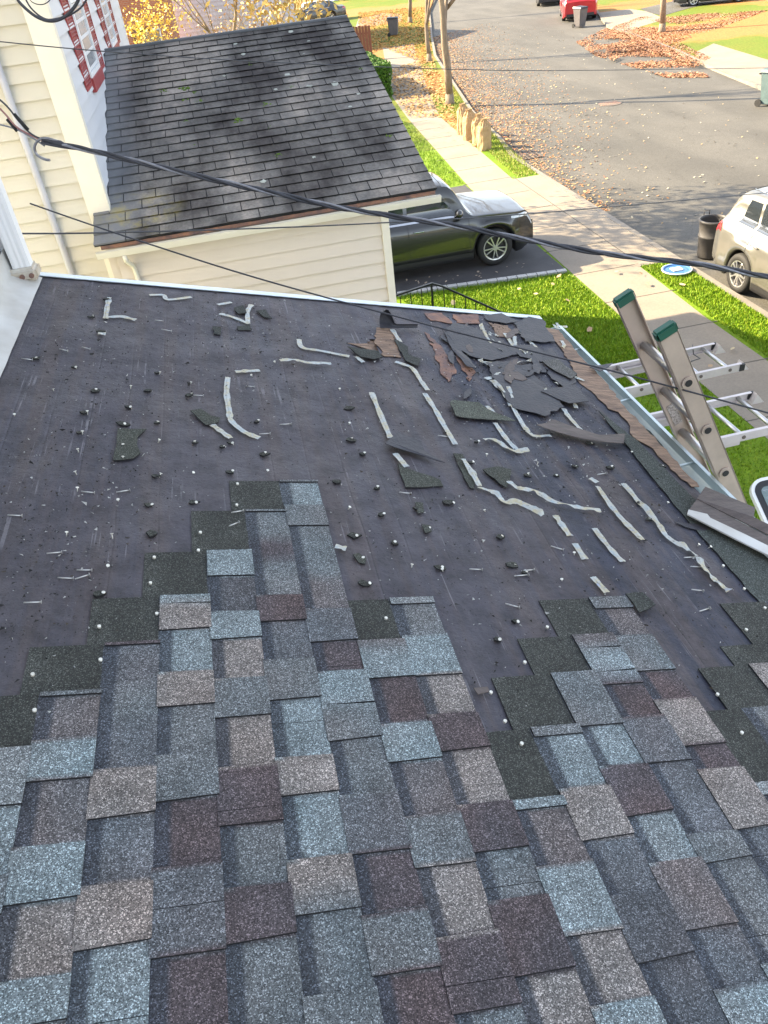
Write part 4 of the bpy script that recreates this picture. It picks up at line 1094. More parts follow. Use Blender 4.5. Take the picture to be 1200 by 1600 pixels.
# gutter of garage
bm = bmesh.new(); prof2 = [(0, 0), (0, -.12), (-.08, -.12), (-.11, -.05), (-.125, 0), (-.115, 0), (-.10, -.045), (-.072, -.11), (-.01, -.11), (-.01, 0)]
zg = ZE-.115
ra = [bm.verts.new((xl+.0, GYE-.013+y*.9, zg+z)) for y, z in prof2]; rb = [bm.verts.new((GE+.06, GYE-.013+y*.9, zg+z)) for y, z in prof2]
for i in range(len(prof2)):
    j = (i+1) % len(prof2); bm.faces.new((ra[i], rb[i], rb[j], ra[j]))
for x in (xl-.004, GE+.056): prism(bm, [(x+.004, GYE-.013, zg), (x+.004, GYE-.013, zg-.12), (x+.004, GYE-.085, zg-.12), (x+.004, GYE-.125, zg)], (.004, 0, 0))
bmesh.ops.recalc_face_normals(bm, faces=bm.faces[:]); gg = link('gutter', bm, M['trim'], gar)
bm = bmesh.new(); box(bm, (xl+.1, GYE+.02, zg-.14), (2.9, gy-.02, zg-.12)); link('soffit', bm, M['trim'], gar)
p = ony(198, 412, GYE-.06)
bm = bmesh.new(); tube(bm, [(p.x, GYE-.07, zg-.12), (p.x, GYE-.05, zg-.22), (p.x+.06, gy-.09, zg-.42), (p.x+.07, gy-.07, zg-.6), (p.x+.07, gy-.07, -6)], .048, 4); link('downspout', bm, M['trim'], gar)
bm = bmesh.new()
for i in range(60):
    pass
# moss clumps and lichen spots
def onroof2(px, py):
    q = ray(px, py); t = (ZE-H-sl*GYE)/(q.z-sl*q.y); return CAM+q*t
bm = bmesh.new()
for (px, py, s) in ((288,140,.12),(291,155,.10),(256,142,.08),(308,159,.11),(306,145,.07),(371,190,.13),(302,231,.07),(286,126,.06),(418,165,.10),(424,200,.07),(436,243,.08),(392,99,.07),(472,125,.06),(432,81,.06),(290,190,.05),(563,108,.05),(607,213,.07),(455,137,.08)):
    c = onroof2(px, py); bm = bmesh.new()
    for _ in range(9):
        d = V((R.gauss(0, s*.5), R.gauss(0, s*.5), 0)); cc = c + d; cc.z = ZE+sl*(cc.y-GYE)+.012
        bmesh.ops.create_icosphere(bm, subdivisions=1, radius=s*R.uniform(.2, .42), matrix=Matrix.Translation(cc) @ Matrix.Diagonal((1, 1, .5, 1)))
    link('moss', bm, M['moss'], groof)
bm = bmesh.new()
for (px, py, s) in ((455,51,.10),(368,70,.06),(381,86,.07),(483,66,.06),(475,87,.09),(449,118,.10),(484,136,.08),(523,132,.12),(431,141,.06),(547,168,.05),(412,285,.08),(491,247,.05),(560,148,.06),(350,120,.05)):
    bm = bmesh.new(); c = onroof2(px, py); n_ = 9
    pts = [c + V((s*R.uniform(.5, 1)*math.cos(6.28*k/n_), s*R.uniform(.5, 1)*math.sin(6.28*k/n_), 0)) for k in range(n_)]
    for q_ in pts: q_.z = ZE+sl*(q_.y-GYE)
    pts = [q_ + nrm*.024 for q_ in pts]
    prism(bm, pts, nrm*-.004); link('lichen', bm, M['lichen'], groof)


# the neighbour stands only seven metres away: the drawings above are at twice its size, measured from the eye point
for root in (nh, gar):
    root.location = CAM + (V(root.location)-CAM)*.5
    for o in bpy.data.objects:
        p = o.parent
        while p is not None and p is not root: p = p.parent
        if p is root and o.type == 'MESH': o.data.transform(Matrix.Scale(.5, 4))

# ================================================================== WIRES
def vplane(px, py, A, B):
    r = ray(px, py); n = V((B.y-A.y, -(B.x-A.x), 0)); t = (A-CAM).dot(n)/r.dot(n); return CAM + r*t
def wirepts(pix, A, B): return [vplane(x, y, A, B) for x, y in pix]
A = V((-.784, 3.96, 5.55)); B = V((2.165, 2.84, 4.78))
pix = [(66, 222), (110, 229), (170, 242), (300, 273), (420, 300), (540, 326), (700, 351), (800, 370), (900, 389), (1000, 403), (1100, 414), (1200, 433), (1300, 448)]
cp = wirepts(pix, A, B); cp = [V(q) for q in spline([tuple(c) for c in cp], 12)]
sc_ = empty('service_cable', A, 'thick twisted black and grey power cable crossing above the roof', 'cable')
def strand(off0, r, mat, lab):
    bm = bmesh.new(); pts = []; L = 0
    for i, c in enumerate(cp):
        if i: L += (cp[i]-cp[i-1]).length
        d = (cp[min(i+1, len(cp)-1)]-cp[max(i-1, 0)]).normalized(); s = d.cross(V((0, 0, 1))).normalized(); t = d.cross(s)
        a = off0 + L*2*math.pi/.42
        pts.append(c + (s*math.cos(a)+t*math.sin(a))*.0068)
    tube(bm, pts, r, 8); link('strand', bm, mat, sc_)
strand(0, .0068, M['cableb'], ''); strand(2.09, .0068, M['cableb'], ''); strand(4.19, .0055, M['cableg'], '')
# preformed grip, hook and leads
hp = wirepts([(108, 229), (90, 221), (72, 216), (60, 219), (54, 230), (58, 242), (70, 249), (78, 250)], A, B)
bm = bmesh.new(); tube(bm, [V(q) for q in spline([tuple(c) for c in hp], 5)], .006, 8); link('hook', bm, M['cableg'], sc_)
bm = bmesh.new(); gp = wirepts([(66, 218), (95, 224), (112, 232)], A, B); tube(bm, gp, [.008, .012, .006], 8); link('grip', bm, M['cableb'], sc_)
leads = [([(76, 222), (50, 210), (30, 190), (10, 165), (-20, 140)], 'cableb'), ([(76, 224), (40, 207), (22, 195), (8, 178), (-20, 150)], 'redw'), ([(70, 228), (45, 212), (20, 200), (-20, 190)], 'cableg')]
M['redw'] = simple('faded_red_wire', (.35, .16, .15), rough=.5)
for pts, m in leads:
    bm = bmesh.new(); tube(bm, [V(q) for q in spline([tuple(c) for c in wirepts(pts, A, B)], 5)], .0042, 6); link('lead', bm, M[m], sc_)
for pts in ([(22, 178), (44, 203)], [(11, 186), (27, 205)]):
    bm = bmesh.new(); tube(bm, wirepts(pts, A, B), .0075, 8); link('sleeve', bm, M['rubber'], sc_)
def wire(name, pix, A, B, r, lab, mat='cableb', cat='wire'):
    pts = wirepts(pix, A, B); bm = bmesh.new(); tube(bm, [V(q) for q in spline([tuple(c) for c in pts], 6)], r, 6)
    o = link(name, bm, M[mat]); tag(o, lab, cat, 'thin wires crossing the view'); return o
wire('utility_wire', [(47, 318), (130, 347), (220, 377), (400, 434), (640, 500), (800, 541), (950, 578), (1200, 645), (1330, 680)], V((-1.0, 4.3, 5.3)), V((2.6, 2.2, 4.2)), .0042, 'thin black wire sagging low over the torn felt and ladder')
wire('utility_wire', [(22, 365), (150, 364), (400, 357), (600, 348), (840, 333), (1200, 301), (1300, 292)], V((-1.2, 4.9, 5.0)), V((5.0, 8.0, 5.0)), .0055, 'thin black wire passing over the garage gutter and the parked cars')
wire('utility_wire', [(-20, 62), (0, 65), (160, 80), (400, 96), (700, 108), (900, 110), (1200, 106), (1300, 104)], V((-1.6, 6.2, 8)), V((14, 14, 9)), .0036, 'thin wire crossing the upper road and garage roof', 'cableb')
wire('utility_wire', [(0, 302), (12, 312), (28, 360), (42, 395), (42, 415)], V((-1.5, 4.75, 5)), V((-1.2, 4.8, 5)), .004, 'thin black wire hanging down beside the downspout')
wire('utility_wire', [(22, -15), (30, 3), (55, 25), (80, 33), (103, 25), (120, 5), (126, -15)], V((-1.5, 4.2, 6.5)), V((0, 4.2, 6.5)), .007, 'thick dark wire loop at the top left corner')
wire('utility_wire', [(34, -15), (48, 12), (72, 30), (98, 27), (112, 22), (128, 10), (140, -10)], V((-1.5, 4.3, 6.5)), V((0, 4.3, 6.5)), .004, 'second dark wire looping behind the thick one at the top left')
wire('utility_wire', [(38, -15), (50, 3), (66, 7), (78, 0), (84, -15)], V((-1.5, 4.1, 6.5)), V((0, 4.1, 6.5)), .002, 'hair thin wire loop at the top edge, upper left')

# ================================================================== IRON RAILING
rl = empty('iron_railing', (3.4, 12.0, ZS), 'black iron railing by the front steps beyond the roof edge', 'railing')
ry = 12.6
def rp(px, py): p = ony(px, py, ry); return p
bm = bmesh.new(); pts = [rp(617, 462), rp(675, 443), rp(690, 447), rp(792, 492), rp(830, 509)]
for a, b in zip(pts, pts[1:]): obox(bm, a, b, .04, .03)
link('handrail', bm, M['iron'], rl)
for px, py in ((625, 462), (641, 456), (658, 450), (674, 444), (693, 449), (709, 456), (727, 464), (743, 471), (760, 478), (777, 486)):
    p = rp(px, py); bm = bmesh.new(); w_ = .032 if px == 674 else .014; box(bm, (p.x-w_/2, p.y-w_/2, ZS), (p.x+w_/2, p.y+w_/2, p.z-.012)); link('baluster', bm, M['iron'], rl)

# ================================================================== CARS
def make_car(name, label, group, pos, heading, L, W, Ht, paintm, kind='suv', wheel_r=.37, wb=None, clear=.2, hood=.24, det=True):
    """pos = centre of footprint; heading = angle of nose direction"""
    t = empty(name, (pos[0], pos[1], pos[2]), label, 'car', group)
    ch, sh_ = math.cos(heading), math.sin(heading)
    def W3(x, y, z): return V((pos[0]+x*ch-y*sh_, pos[1]+x*sh_+y*ch, pos[2]+z))
    hl = L/2; wb = wb or L*.57; xf = hl - L*.185; xr = xf - wb; wz = wheel_r; ra_ = wheel_r*1.17
    belt = Ht*.60; hoodz = Ht*.60; deck = Ht*.60
    cowl = xf - L*.085; roofF = cowl - L*.135; roofR = -hl + (L*.10 if kind == 'suv' else L*.24); tailR = -hl + (L*.02 if kind == 'suv' else L*.1)
    def sm(a, b, x): x = max(0, min(1, (x-a)/(b-a))); return x*x*(3-2*x)
    def zb(x):
        z = clear + .10*sm(hl-.35, hl, x) + .12*sm(-hl+.35, -hl, x)
        for xc in (xf, xr):
            d = abs(x-xc)
            if d < ra_: z = max(z, wz*1.0 + math.sqrt(ra_*ra_-d*d))
        return z
    def hw(x):
        e = 1 - .20*sm(hl-.55, hl, x)**1.6 - .11*sm(-hl+.4, -hl, x)**1.5; return W/2*e
    def beltz(x): return belt - .06*sm(cowl-.1, hl, x) - .26*sm(hl-.28, hl, x)**2 + .04*sm(0, -hl, x) - (.10*sm(-hl+.15, -hl, x))
    def roofz(x):
        b = beltz(x)
        hz = b + .055 - .015*sm(xf, hl, x)
        if x > cowl: return hz
        if x > roofF: return hz + (Ht - .03 - hz)*math.sin(sm(cowl, roofF, x)*math.pi/2)**1.0
        if x > roofR: return Ht - .03 + .03*math.sin(math.pi*(x-roofR)/(roofF-roofR)) - .02*sm(0, roofR, x)
        return b+.06 + (Ht-.05-b-.06)*(sm(tailR-.0, roofR, x)**.75)
    def gh(x):   # greenhouse half width at top
        f = sm(cowl+.1, roofF, x) if x > 0 else sm(tailR-.1, roofR, x)
        return hw(x)*(.93 - .20*f)
    def ring(x):
        h, b, r, z0_ = hw(x), beltz(x), roofz(x), zb(x)
        if z0_ > b-.12: z0_ = b-.12
        g_ = gh(x)
        mid = z0_ + (b-z0_)*.5
        fl = 0
        for xc in (xf, xr):
            d = abs(x-xc); fl = max(fl, .022*max(0, 1-(d/(ra_*1.35))**4) if d < ra_*1.35 else 0)
        pts = [(h*.55, z0_+.0), (h-.03, z0_), (h+fl-.004, z0_+.02), (h+fl+.006, z0_+(mid-z0_)*.6), (h+fl*.6, mid+.04), (h-.01, b-.10), (h*.965, b-.02), (h*.935, b+.012), (g_*1.03, b+.015+(r-b)*.22), (g_*1.0, b+(r-b)*.62), (g_*.955, r-.05 if r-b > .2 else b+(r-b)*.75), (g_*.80, r-.008), (g_*.45, r+.012), (0, r+.02)]
        return pts
    xs = []; x = -hl
    while x < hl: xs.append(x); x += .045
    xs.append(hl)
    bm = bmesh.new(); rows = []
    for x in xs:
        pr = ring(x); nose = 0
        full = [(y, z) for y, z in pr] + [(-y, z) for y, z in pr[-2::-1]]
        bul = []
        for y, z in full:
            # rounded ends
            k = .10*((1-min(1, (hl-abs(x))/.02)))
            bul.append(bm.verts.new(W3(x, y, z)))
        rows.append(bul)
    nP = len(rows[0])
    for a, b in zip(rows, rows[1:]):
        for k in range(nP-1):
            f = bm.faces.new((a[k], b[k], b[k+1], a[k+1])); f.smooth = True
            f.material_index = 1 if k in (0, nP-2) else 0
        f = bm.faces.new((a[0], a[-1], b[-1], b[0])); f.material_index = 1
    bm.faces.new(rows[0]); bm.faces.new(rows[-1][::-1])
    bmesh.ops.recalc_face_normals(bm, faces=bm.faces[:])
    body = link('body', bm, None, t, mats=[paintm, M['black']])
    def surf(x, s):     # s = ring index float, +side
        pr = ring(x); i = min(int(s), len(pr)-2); f = s-i; return (pr[i][0]*(1-f)+pr[i+1][0]*f, pr[i][1]*(1-f)+pr[i+1][1]*f)
    def patchc(nm, quad, mat, side=1, off=.006, nx=10, ns=6, parent=None, across=False):
        """quad: function (a,b)->(x,s) a,b in 0..1"""
        bm = bmesh.new(); grid = []
        for i in range(nx+1):
            row = []
            for j in range(ns+1):
                x, s = quad(i/nx, j/ns)
                if across: y, z = s, None
                yy, zz = surf(x, s)
                row.append((x, yy*side, zz))
            grid.append(row)
        # offset along approximate normal
        vs = []
        for i in range(nx+1):
            r_ = []
            for j in range(ns+1):
                p = V(grid[i][j]); a = V(grid[min(i+1, nx)][j])-V(grid[max(i-1, 0)][j]); b = V(grid[i][min(j+1, ns)])-V(grid[i][max(j-1, 0)])
                n_ = a.cross(b)
                if n_.length > 0: n_.normalize()
                c = V((0, 0, .8))
                if n_.dot(p-c) < 0: n_ = -n_
                q = p + n_*off; r_.append(bm.verts.new(W3(*q)))
            vs.append(r_)
        for i in range(nx):
            for j in range(ns):
                f = bm.faces.new((vs[i][j], vs[i+1][j], vs[i+1][j+1], vs[i][j+1])); f.smooth = True
        bmesh.ops.recalc_face_normals(bm, faces=bm.faces[:])
        return link(nm, bm, mat, parent or t)
    # side windows: front, rear, quarter
    wF = cowl - .30; wM = (cowl+roofR)/2 + .12; wR = roofR + .28 if kind == 'suv' else roofR+.05
    for sd_ in (1, -1):
        patchc('window', lambda a, b: (wM+.05 + a*(wF - wM - .05) - b*a*.52, 7.6 + b*2.2), M['carglass'], sd_)
        x0_ = wM - .95
        patchc('window', lambda a, b: (x0_ + a*(wM-.03-x0_), 7.6 + b*2.2), M['carglass'], sd_)
        if kind == 'suv':
            patchc('window', lambda a, b: (roofR+.10 + b*.14 + a*(x0_-.08-roofR-.10-b*.14), 7.6+b*2.1), M['carglass'], sd_)
        # chrome strip under windows
        patchc('window_trim', lambda a, b: (roofR+.1 + a*(wF+.05-roofR-.1), 7.32+b*.2), M['chrome'], sd_, off=.009, nx=24, ns=1)
        # door seams
        for xs_ in (wM+.0, xf-ra_-.10, x0_+.05):
            patchc('door_seam', lambda a, b: (xs_-.006+a*.012, 2.6+b*4.6), M['black'], sd_, off=.003, nx=1, ns=14)
        patchc('sill_trim', lambda a, b: (xr+ra_+.03 + a*(xf-xr-2*ra_-.06), 1.7+b*.9), M['black'], sd_, off=.008, nx=6, ns=3)
        patchc('sill_moulding', lambda a, b: (xr+ra_+.05 + a*(xf-xr-2*ra_-.1), 2.95+b*.12), paintm, sd_, off=.012, nx=6, ns=1)
        # handles and mirror
        for hx in (wM+.22, x0_+.25):
            y, z = surf(hx, 5.3); bm = bmesh.new(); obox(bm, W3(hx-.11, sd_*(y+.028), z), W3(hx+.11, sd_*(y+.028), z), .03, .028); bmesh.ops.bevel(bm, geom=bm.edges[:], offset=.008, segments=2, affect='EDGES'); link('door_handle', bm, M['chrome'] if kind == 'suv' else paintm, t)
        y, z = surf(wF-.02, 7.5); bm = bmesh.new(); bmesh.ops.create_icosphere(bm, subdivisions=3, radius=1, matrix=Matrix.Translation(W3(wF-.05, sd_*(y+.12), z+.09)) @ Matrix.Rotation(heading, 4, 'Z') @ Matrix.Diagonal((.085, .12, .085, 1)))
        link('mirror', bm, paintm, t, smooth=True)
        # lamps
        patchc('headlight', lambda a, b: (hl-.55+a*.50, 5.25+b*(.5+.95*a)), M['lamp'], sd_, off=.008, nx=8, ns=4)
        patchc('tail_light', lambda a, b: (-hl+.02+a*.28*(1-.3*b), 4.9+b*1.9), M['red'], sd_, off=.010, nx=5, ns=5)
    def top(nm, x0_, x1_, s0, s1, mat, off=.006, inset_=.06):
        # pane across the car following the top of the rings between x0 and x1
        bm = bmesh.new(); N1, N2 = 10, 14; vs = []
        for i in range(N1+1):
            x = x0_+(x1_-x0_)*i/N1; pr = ring(x); half = pr[-4][0]; row = []
            for j in range(N2+1):
                yy = half*(-1+2*j/N2)*(1-inset_); ay = abs(yy)
                tp = [(p[0], p[1]) for p in pr[-5:]]
                z = tp[-1][1]
                for (ya_, za_), (yb_, zb_) in zip(tp, tp[1:]):
                    if yb_ <= ay <= ya_: z = za_+(zb_-za_)*(ya_-ay)/max(1e-6, ya_-yb_); break
                row.append(bm.verts.new(W3(x+(off if x > 0 else -off)*.8, yy, z+off)))
            vs.append(row)
        for i in range(N1):
            for j in range(N2): f = bm.faces.new((vs[i][j], vs[i+1][j], vs[i+1][j+1], vs[i][j+1])); f.smooth = True
        bmesh.ops.recalc_face_normals(bm, faces=bm.faces[:]); link(nm, bm, mat, t)
    top('windscreen', cowl-.04, roofF+.06, 0, 0, M['carglass'])
    top('rear_window', tailR+.03 if kind == 'suv' else tailR+.1, roofR-.02, 0, 0, M['carglass'])
    # grille, bumper, plate on the end faces
    bm = bmesh.new(); a = W3(hl+.012, -W*.26, beltz(hl)-.02); obox(bm, W3(hl+.006, -W*.27, belt-.42), W3(hl+.006, W*.27, belt-.42), .02, .16); link('grille', bm, M['black'], t)
    bm = bmesh.new(); obox(bm, W3(-hl-.006, -.17, belt-.32), W3(-hl-.006, .17, belt-.32), .012, .11); link('licence_plate', bm, M['plate'], t)
    bm = bmesh.new(); obox(bm, W3(-hl+.02, -W*.40, clear+.16), W3(-hl+.02, W*.40, clear+.16), .10, .15); link('bumper', bm, M['black'], t)
    if kind == 'suv' and det:
        for sd_ in (1, -1):
            bm = bmesh.new(); pts = [W3(x, sd_*gh(x)*.84, roofz(x)+.045) for x in [roofR+.15+(roofF-.1-roofR-.15)*i/8 for i in range(9)]]
            tube(bm, pts, .014, 6); link('roof_rail', bm, M['chrome'], t)
    # wheels
    for xc in (xf, xr):
        for sd_ in (1, -1):
            y1 = hw(xc)*1.0 + .005; wl = empty('wheel', (0, 0, 0), None, None)
            bpy.data.objects.remove(wl)
            bm = bmesh.new(); N = 36; prf = [(wheel_r*.66, .0), (wheel_r*.70, .015), (wheel_r*.93, .008), (wheel_r, -.03), (wheel_r, -.20), (wheel_r*.9, -.23), (wheel_r*.4, -.23)]
            rings = []
            for r_, yy in prf: rings.append([bm.verts.new(W3(xc+r_*math.cos(6.2832*k/N), sd_*(y1+yy), wz+r_*math.sin(6.2832*k/N))) for k in range(N)])
            for a, b in zip(rings, rings[1:]):
                for k in range(N): f = bm.faces.new((a[k], a[(k+1)%N], b[(k+1)%N], b[k])); f.smooth = True
            bmesh.ops.recalc_face_normals(bm, faces=bm.faces[:])
            wh = link('wheel', bm, M['rubber'], t)
            bm = bmesh.new(); rim = wheel_r*.68
            cen = [bm.verts.new(W3(xc+rim*.96*math.cos(6.2832*k/N), sd_*(y1-.06), wz+rim*.96*math.sin(6.2832*k/N))) for k in range(N)]; bm.faces.new(cen)
            link('brake_shade', bm, M['black'], wh)
            bm = bmesh.new()
            r0 = [bm.verts.new(W3(xc+rim*math.cos(6.2832*k/N), sd_*(y1+.006), wz+rim*math.sin(6.2832*k/N))) for k in range(N)]
            r1 = [bm.verts.new(W3(xc+rim*.90*math.cos(6.2832*k/N), sd_*(y1-.0), wz+rim*.90*math.sin(6.2832*k/N))) for k in range(N)]
            r2 = [bm.verts.new(W3(xc+rim*.88*math.cos(6.2832*k/N), sd_*(y1-.05), wz+rim*.88*math.sin(6.2832*k/N))) for k in range(N)]
            for a, b in ((r0, r1), (r1, r2)):
                for k in range(N): bm.faces.new((a[k], a[(k+1)%N], b[(k+1)%N], b[k]))
            ns_ = 10 if kind == 'suv' else 5
            for k in range(ns_):
                an = 6.2832*k/ns_ + (.09 if k % 2 else -.09)
                obox(bm, W3(xc+.03*math.cos(an), sd_*(y1-.008), wz+.03*math.sin(an)), W3(xc+rim*.93*math.cos(an), sd_*(y1-.004), wz+rim*.93*math.sin(an)), .024 if ns_ == 10 else .05, .026, up=W3(0, 1, 0)-W3(0, 0, 0))
            obox(bm, W3(xc, sd_*(y1-.03), wz), W3(xc, sd_*(y1+.008), wz), .09, .09)
            bmesh.ops.recalc_face_normals(bm, faces=bm.faces[:]); link('rim', bm, M['wheelm'], wh)
    return t
CW = gnd(768, 425, ZS)
make_car('parked_car', 'dark grey green suv parked on the driveway beside the garage', None, (3.62, 15.52+.965, ZS+.006), 0, 4.9, 1.93, 1.75, M['p_suv'], 'suv', .385, 2.79, clear=.22)
rw = gnd(1148, 460, 0)
make_car('parked_car', 'silver crossover parked at the kerb at the right edge, rear end away', 'cars parked along the street', (rw.x+.92+.05, rw.y+.1-1.32, 0), -math.pi/2, 4.7, 1.86, 1.70, M['p_silver'], 'suv', .36, 2.78, clear=.2)
rp_ = gnd(888, 35, 0)
dR = (V(rc[9])-V(rc[7])); hR = math.atan2(dR.y, dR.x)
make_car('parked_car', 'bright red hatchback seen from behind at the far kerb', 'cars parked along the street', (rp_.x+.75+math.cos(hR)*2.0, rp_.y+math.sin(hR)*2.0, 0), hR, 4.7, 2.1, 1.75, M['p_red'], 'suv', .37, clear=.2, det=False)
p = gnd(855, 14, 0); make_car('parked_car', 'dark car parked ahead of the red hatchback at the top edge', 'cars parked along the street', (p.x+1.5, p.y+3.5, 0), hR, 4.5, 1.8, 1.5, M['p_grey'], 'sedan', .33, det=False)
p = gnd(470, 34, ZS); make_car('parked_car', 'grey sedan seen from the side beyond the garage ridge', None, (p.x-.2, p.y+1.5, ZS), rad(176), 10.5*.95*.95, 3.4*.9, 2.6*.95, M['p_grey'], 'sedan', .62, clear=.35, det=False) if False else None
p = gnd(500, 36, ZS); make_car('parked_car', 'dark silver sedan seen side on beyond the garage ridge', None, (p.x-.3, p.y+.9, ZS), rad(180), 5.2, 1.9, 1.5, M['p_grey'], 'sedan', .34, det=False)
p = gnd(392, 30, ZS); make_car('parked_car', 'black car behind the bare shrubs beyond the garage ridge', None, (p.x, p.y+1, ZS), rad(180), 4.8, 1.85, 1.5, M['p_grey'], 'sedan', .34, det=False)
p = gnd(1095, 10, ZS); make_car('parked_car', 'dark car on the far driveway at the top right edge', None, (p.x+1.2, p.y+.8, ZS), rad(-25), 4.6, 1.85, 1.5, M['p_grey'], 'sedan', .34, det=False)

# ================================================================== STREET OBJECTS
# round black bin with lid off
c = gnd(1107, 401, 0); tb = empty('trash_bin', (c.x, c.y, 0), 'round black rubbish bin standing open in the road by the silver car', 'bin')
bm = bmesh.new(); lathe(bm, (c.x, c.y, 0), [(.225, .02), (.235, .05), (.25, .42), (.265, .43), (.265, .46), (.255, .47), (.275, .72), (.292, .73), (.292, .775), (.262, .775), (.262, .73), (.235, .08)], 32); link('bin_body', bm, M['binblack'], tb)
for a in (math.pi*.5, -math.pi*.5):
    bm = bmesh.new(); q = [(c.x+.29*math.cos(a)+.06*s*math.sin(a), c.y+.29*math.sin(a)-.06*s*math.cos(a), z) for s, z in ((-1, .74), (-1, .86), (1, .86), (1, .74))]
    tube(bm, q, .010, 6); link('handle', bm, M['binblack'], tb)
c = gnd(1057, 425, ZS); bl = empty('bin_lid', (c.x, c.y, ZS), 'blue plastic lid lying on the kerbside grass', 'lid')
bm = bmesh.new(); lathe(bm, (c.x, c.y, ZS+.03), [(.27, 0), (.285, .02), (.27, .035), (.24, .03), (.235, .015)], 32); link('lid_disc', bm, M['blue'], bl)
bm = bmesh.new(); tube(bm, [(c.x+.28*math.cos(a*.1963), c.y+.28*math.sin(a*.1963), ZS+.055) for a in range(33)], .014, 6); link('rim', bm, M['pale'], bl)
bm = bmesh.new(); box(bm, (c.x-.11, c.y-.08, ZS+.045), (c.x+.11, c.y+.10, ZS+.066)); bmesh.ops.bevel(bm, geom=bm.edges[:], offset=.012, segments=2, affect='EDGES'); link('panel', bm, M['pale'], bl)
# wheeled carts
def cart(px, py, z, lab, mat, rot, hgt=1.08):
    c = gnd(px, py, z); t = empty('wheelie_bin', (c.x, c.y, z), lab, 'bin', 'wheeled bins set out for collection')
    cs_, sn = math.cos(rot), math.sin(rot)
    def Q(x, y, zz): return V((c.x+x*cs_-y*sn, c.y+x*sn+y*cs_, z+zz*hgt/1.08))
    bm = bmesh.new(); a = [bm.verts.new(Q(x, y, .06)) for x, y in ((-.22,-.24),(.22,-.24),(.22,.24),(-.22,.24))]; b = [bm.verts.new(Q(x, y, .98)) for x, y in ((-.29,-.33),(.29,-.33),(.29,.36),(-.29,.36))]
    bm.faces.new(a[::-1]); bm.faces.new(b)
    for i in range(4): bm.faces.new((a[i], a[(i+1)%4], b[(i+1)%4], b[i]))
    bmesh.ops.bevel(bm, geom=bm.edges[:], offset=.03, segments=2, affect='EDGES'); link('bin_body', bm, mat, t)
    bm = bmesh.new(); a = [bm.verts.new(Q(x, y, zz)) for x, y, zz in ((-.31,-.36,.985),(.31,-.36,.985),(.31,.38,1.0),(-.31,.38,1.0))]; b = [bm.verts.new(Q(x, y, zz)) for x, y, zz in ((-.27,-.31,1.05),(.27,-.31,1.05),(.27,.36,1.08),(-.27,.36,1.08))]
    bm.faces.new(a[::-1]); bm.faces.new(b)
    for i in range(4): bm.faces.new((a[i], a[(i+1)%4], b[(i+1)%4], b[i]))
    link('lid', bm, M['black'] if mat is not M['bingreen'] else mat, t)
    for s in (-1, 1):
        bm = bmesh.new(); tube(bm, [Q(s*.24, .30, .11), Q(s*.29, .30, .11)], .11, 16); link('wheel', bm, M['rubber'], t)
    bm = bmesh.new(); tube(bm, [Q(-.26, .42, .95), Q(.26, .42, .95)], .018, 8); tube(bm, [Q(-.24, .36, .94), Q(-.24, .43, .95)], .018, 6); tube(bm, [Q(.24, .36, .94), Q(.24, .43, .95)], .018, 6); link('handle', bm, M['black'], t)
cart(906, 43, 0, 'dark grey wheeled bin in the road behind the red car', M['bingrey'], .3)
cart(616, 56, ZS, 'black wheeled bin on the leafy pavement beside the far trees', M['bingrey'], 1.2)
cart(1203, 165, 0, 'grey green wheeled bin cut by the right edge of the picture', M['bingreen'], .5, 1.1)
# leaf bags
def bag(px, py, lab, rot, hgt):
    c = gnd(px, py, ZS); t = empty('leaf_bag', (c.x, c.y, ZS), lab, 'bag', 'paper leaf bags along the kerb')
    bm = bmesh.new(); N = 28; prof_ = [(.0, 1.0), (.02, 1.03), (.16, 1.06), (.3, 1.03), (.45, 1.07), (.6, 1.02), (.74, .98), (.84, .74), (.90, .50), (.94, .40), (1.0, .50)]
    rings = []
    RB = random.Random(px)
    for zf, s in prof_:
        r_ = []
        for k in range(N):
            an = 6.2832*k/N; q = (abs(math.cos(an))**3.2+abs(math.sin(an))**3.2)**(-1/3.2)
            rr_ = q*s; pk = 1 + .16*noise.noise(V((math.cos(an)*2.6+px, math.sin(an)*2.6, zf*5))) + (.10*math.cos(k*math.pi) if zf > .8 else 0)
            x, y = .205*rr_*math.cos(an)*pk, .155*rr_*math.sin(an)*pk
            r_.append(bm.verts.new((c.x+x*math.cos(rot)-y*math.sin(rot), c.y+x*math.sin(rot)+y*math.cos(rot), ZS+zf*hgt*(1+.02*math.cos(k*math.pi) if zf > .9 else 1))))
        rings.append(r_)
    for a, b in zip(rings, rings[1:]):
        for k in range(N): bm.faces.new((a[k], a[(k+1)%N], b[(k+1)%N], b[k]))
    bm.faces.new(rings[0][::-1])
    bm.faces.new([v for v in rings[-1]])
    link('paper_sack', bm, M['bag'], t)
    bm = bmesh.new(); zf = ZS+hgt*.93; pts = [(c.x+.085*math.cos(a), c.y+.07*math.sin(a), zf) for a in [i*.7854 for i in range(9)]]
    tube(bm, pts, .012, 6); link('tie', bm, M['bag'], t)
bag(757, 234, 'nearest brown paper leaf bag of the kerbside row', .3, .92)
bag(748, 226, 'brown paper leaf bag tucked just behind the nearest one', .5, .93)
bag(734, 218, 'brown paper leaf bag in the middle of the kerbside row', .2, .94)
bag(724, 209, 'farthest brown paper leaf bag, nearest the tree', .6, .95)
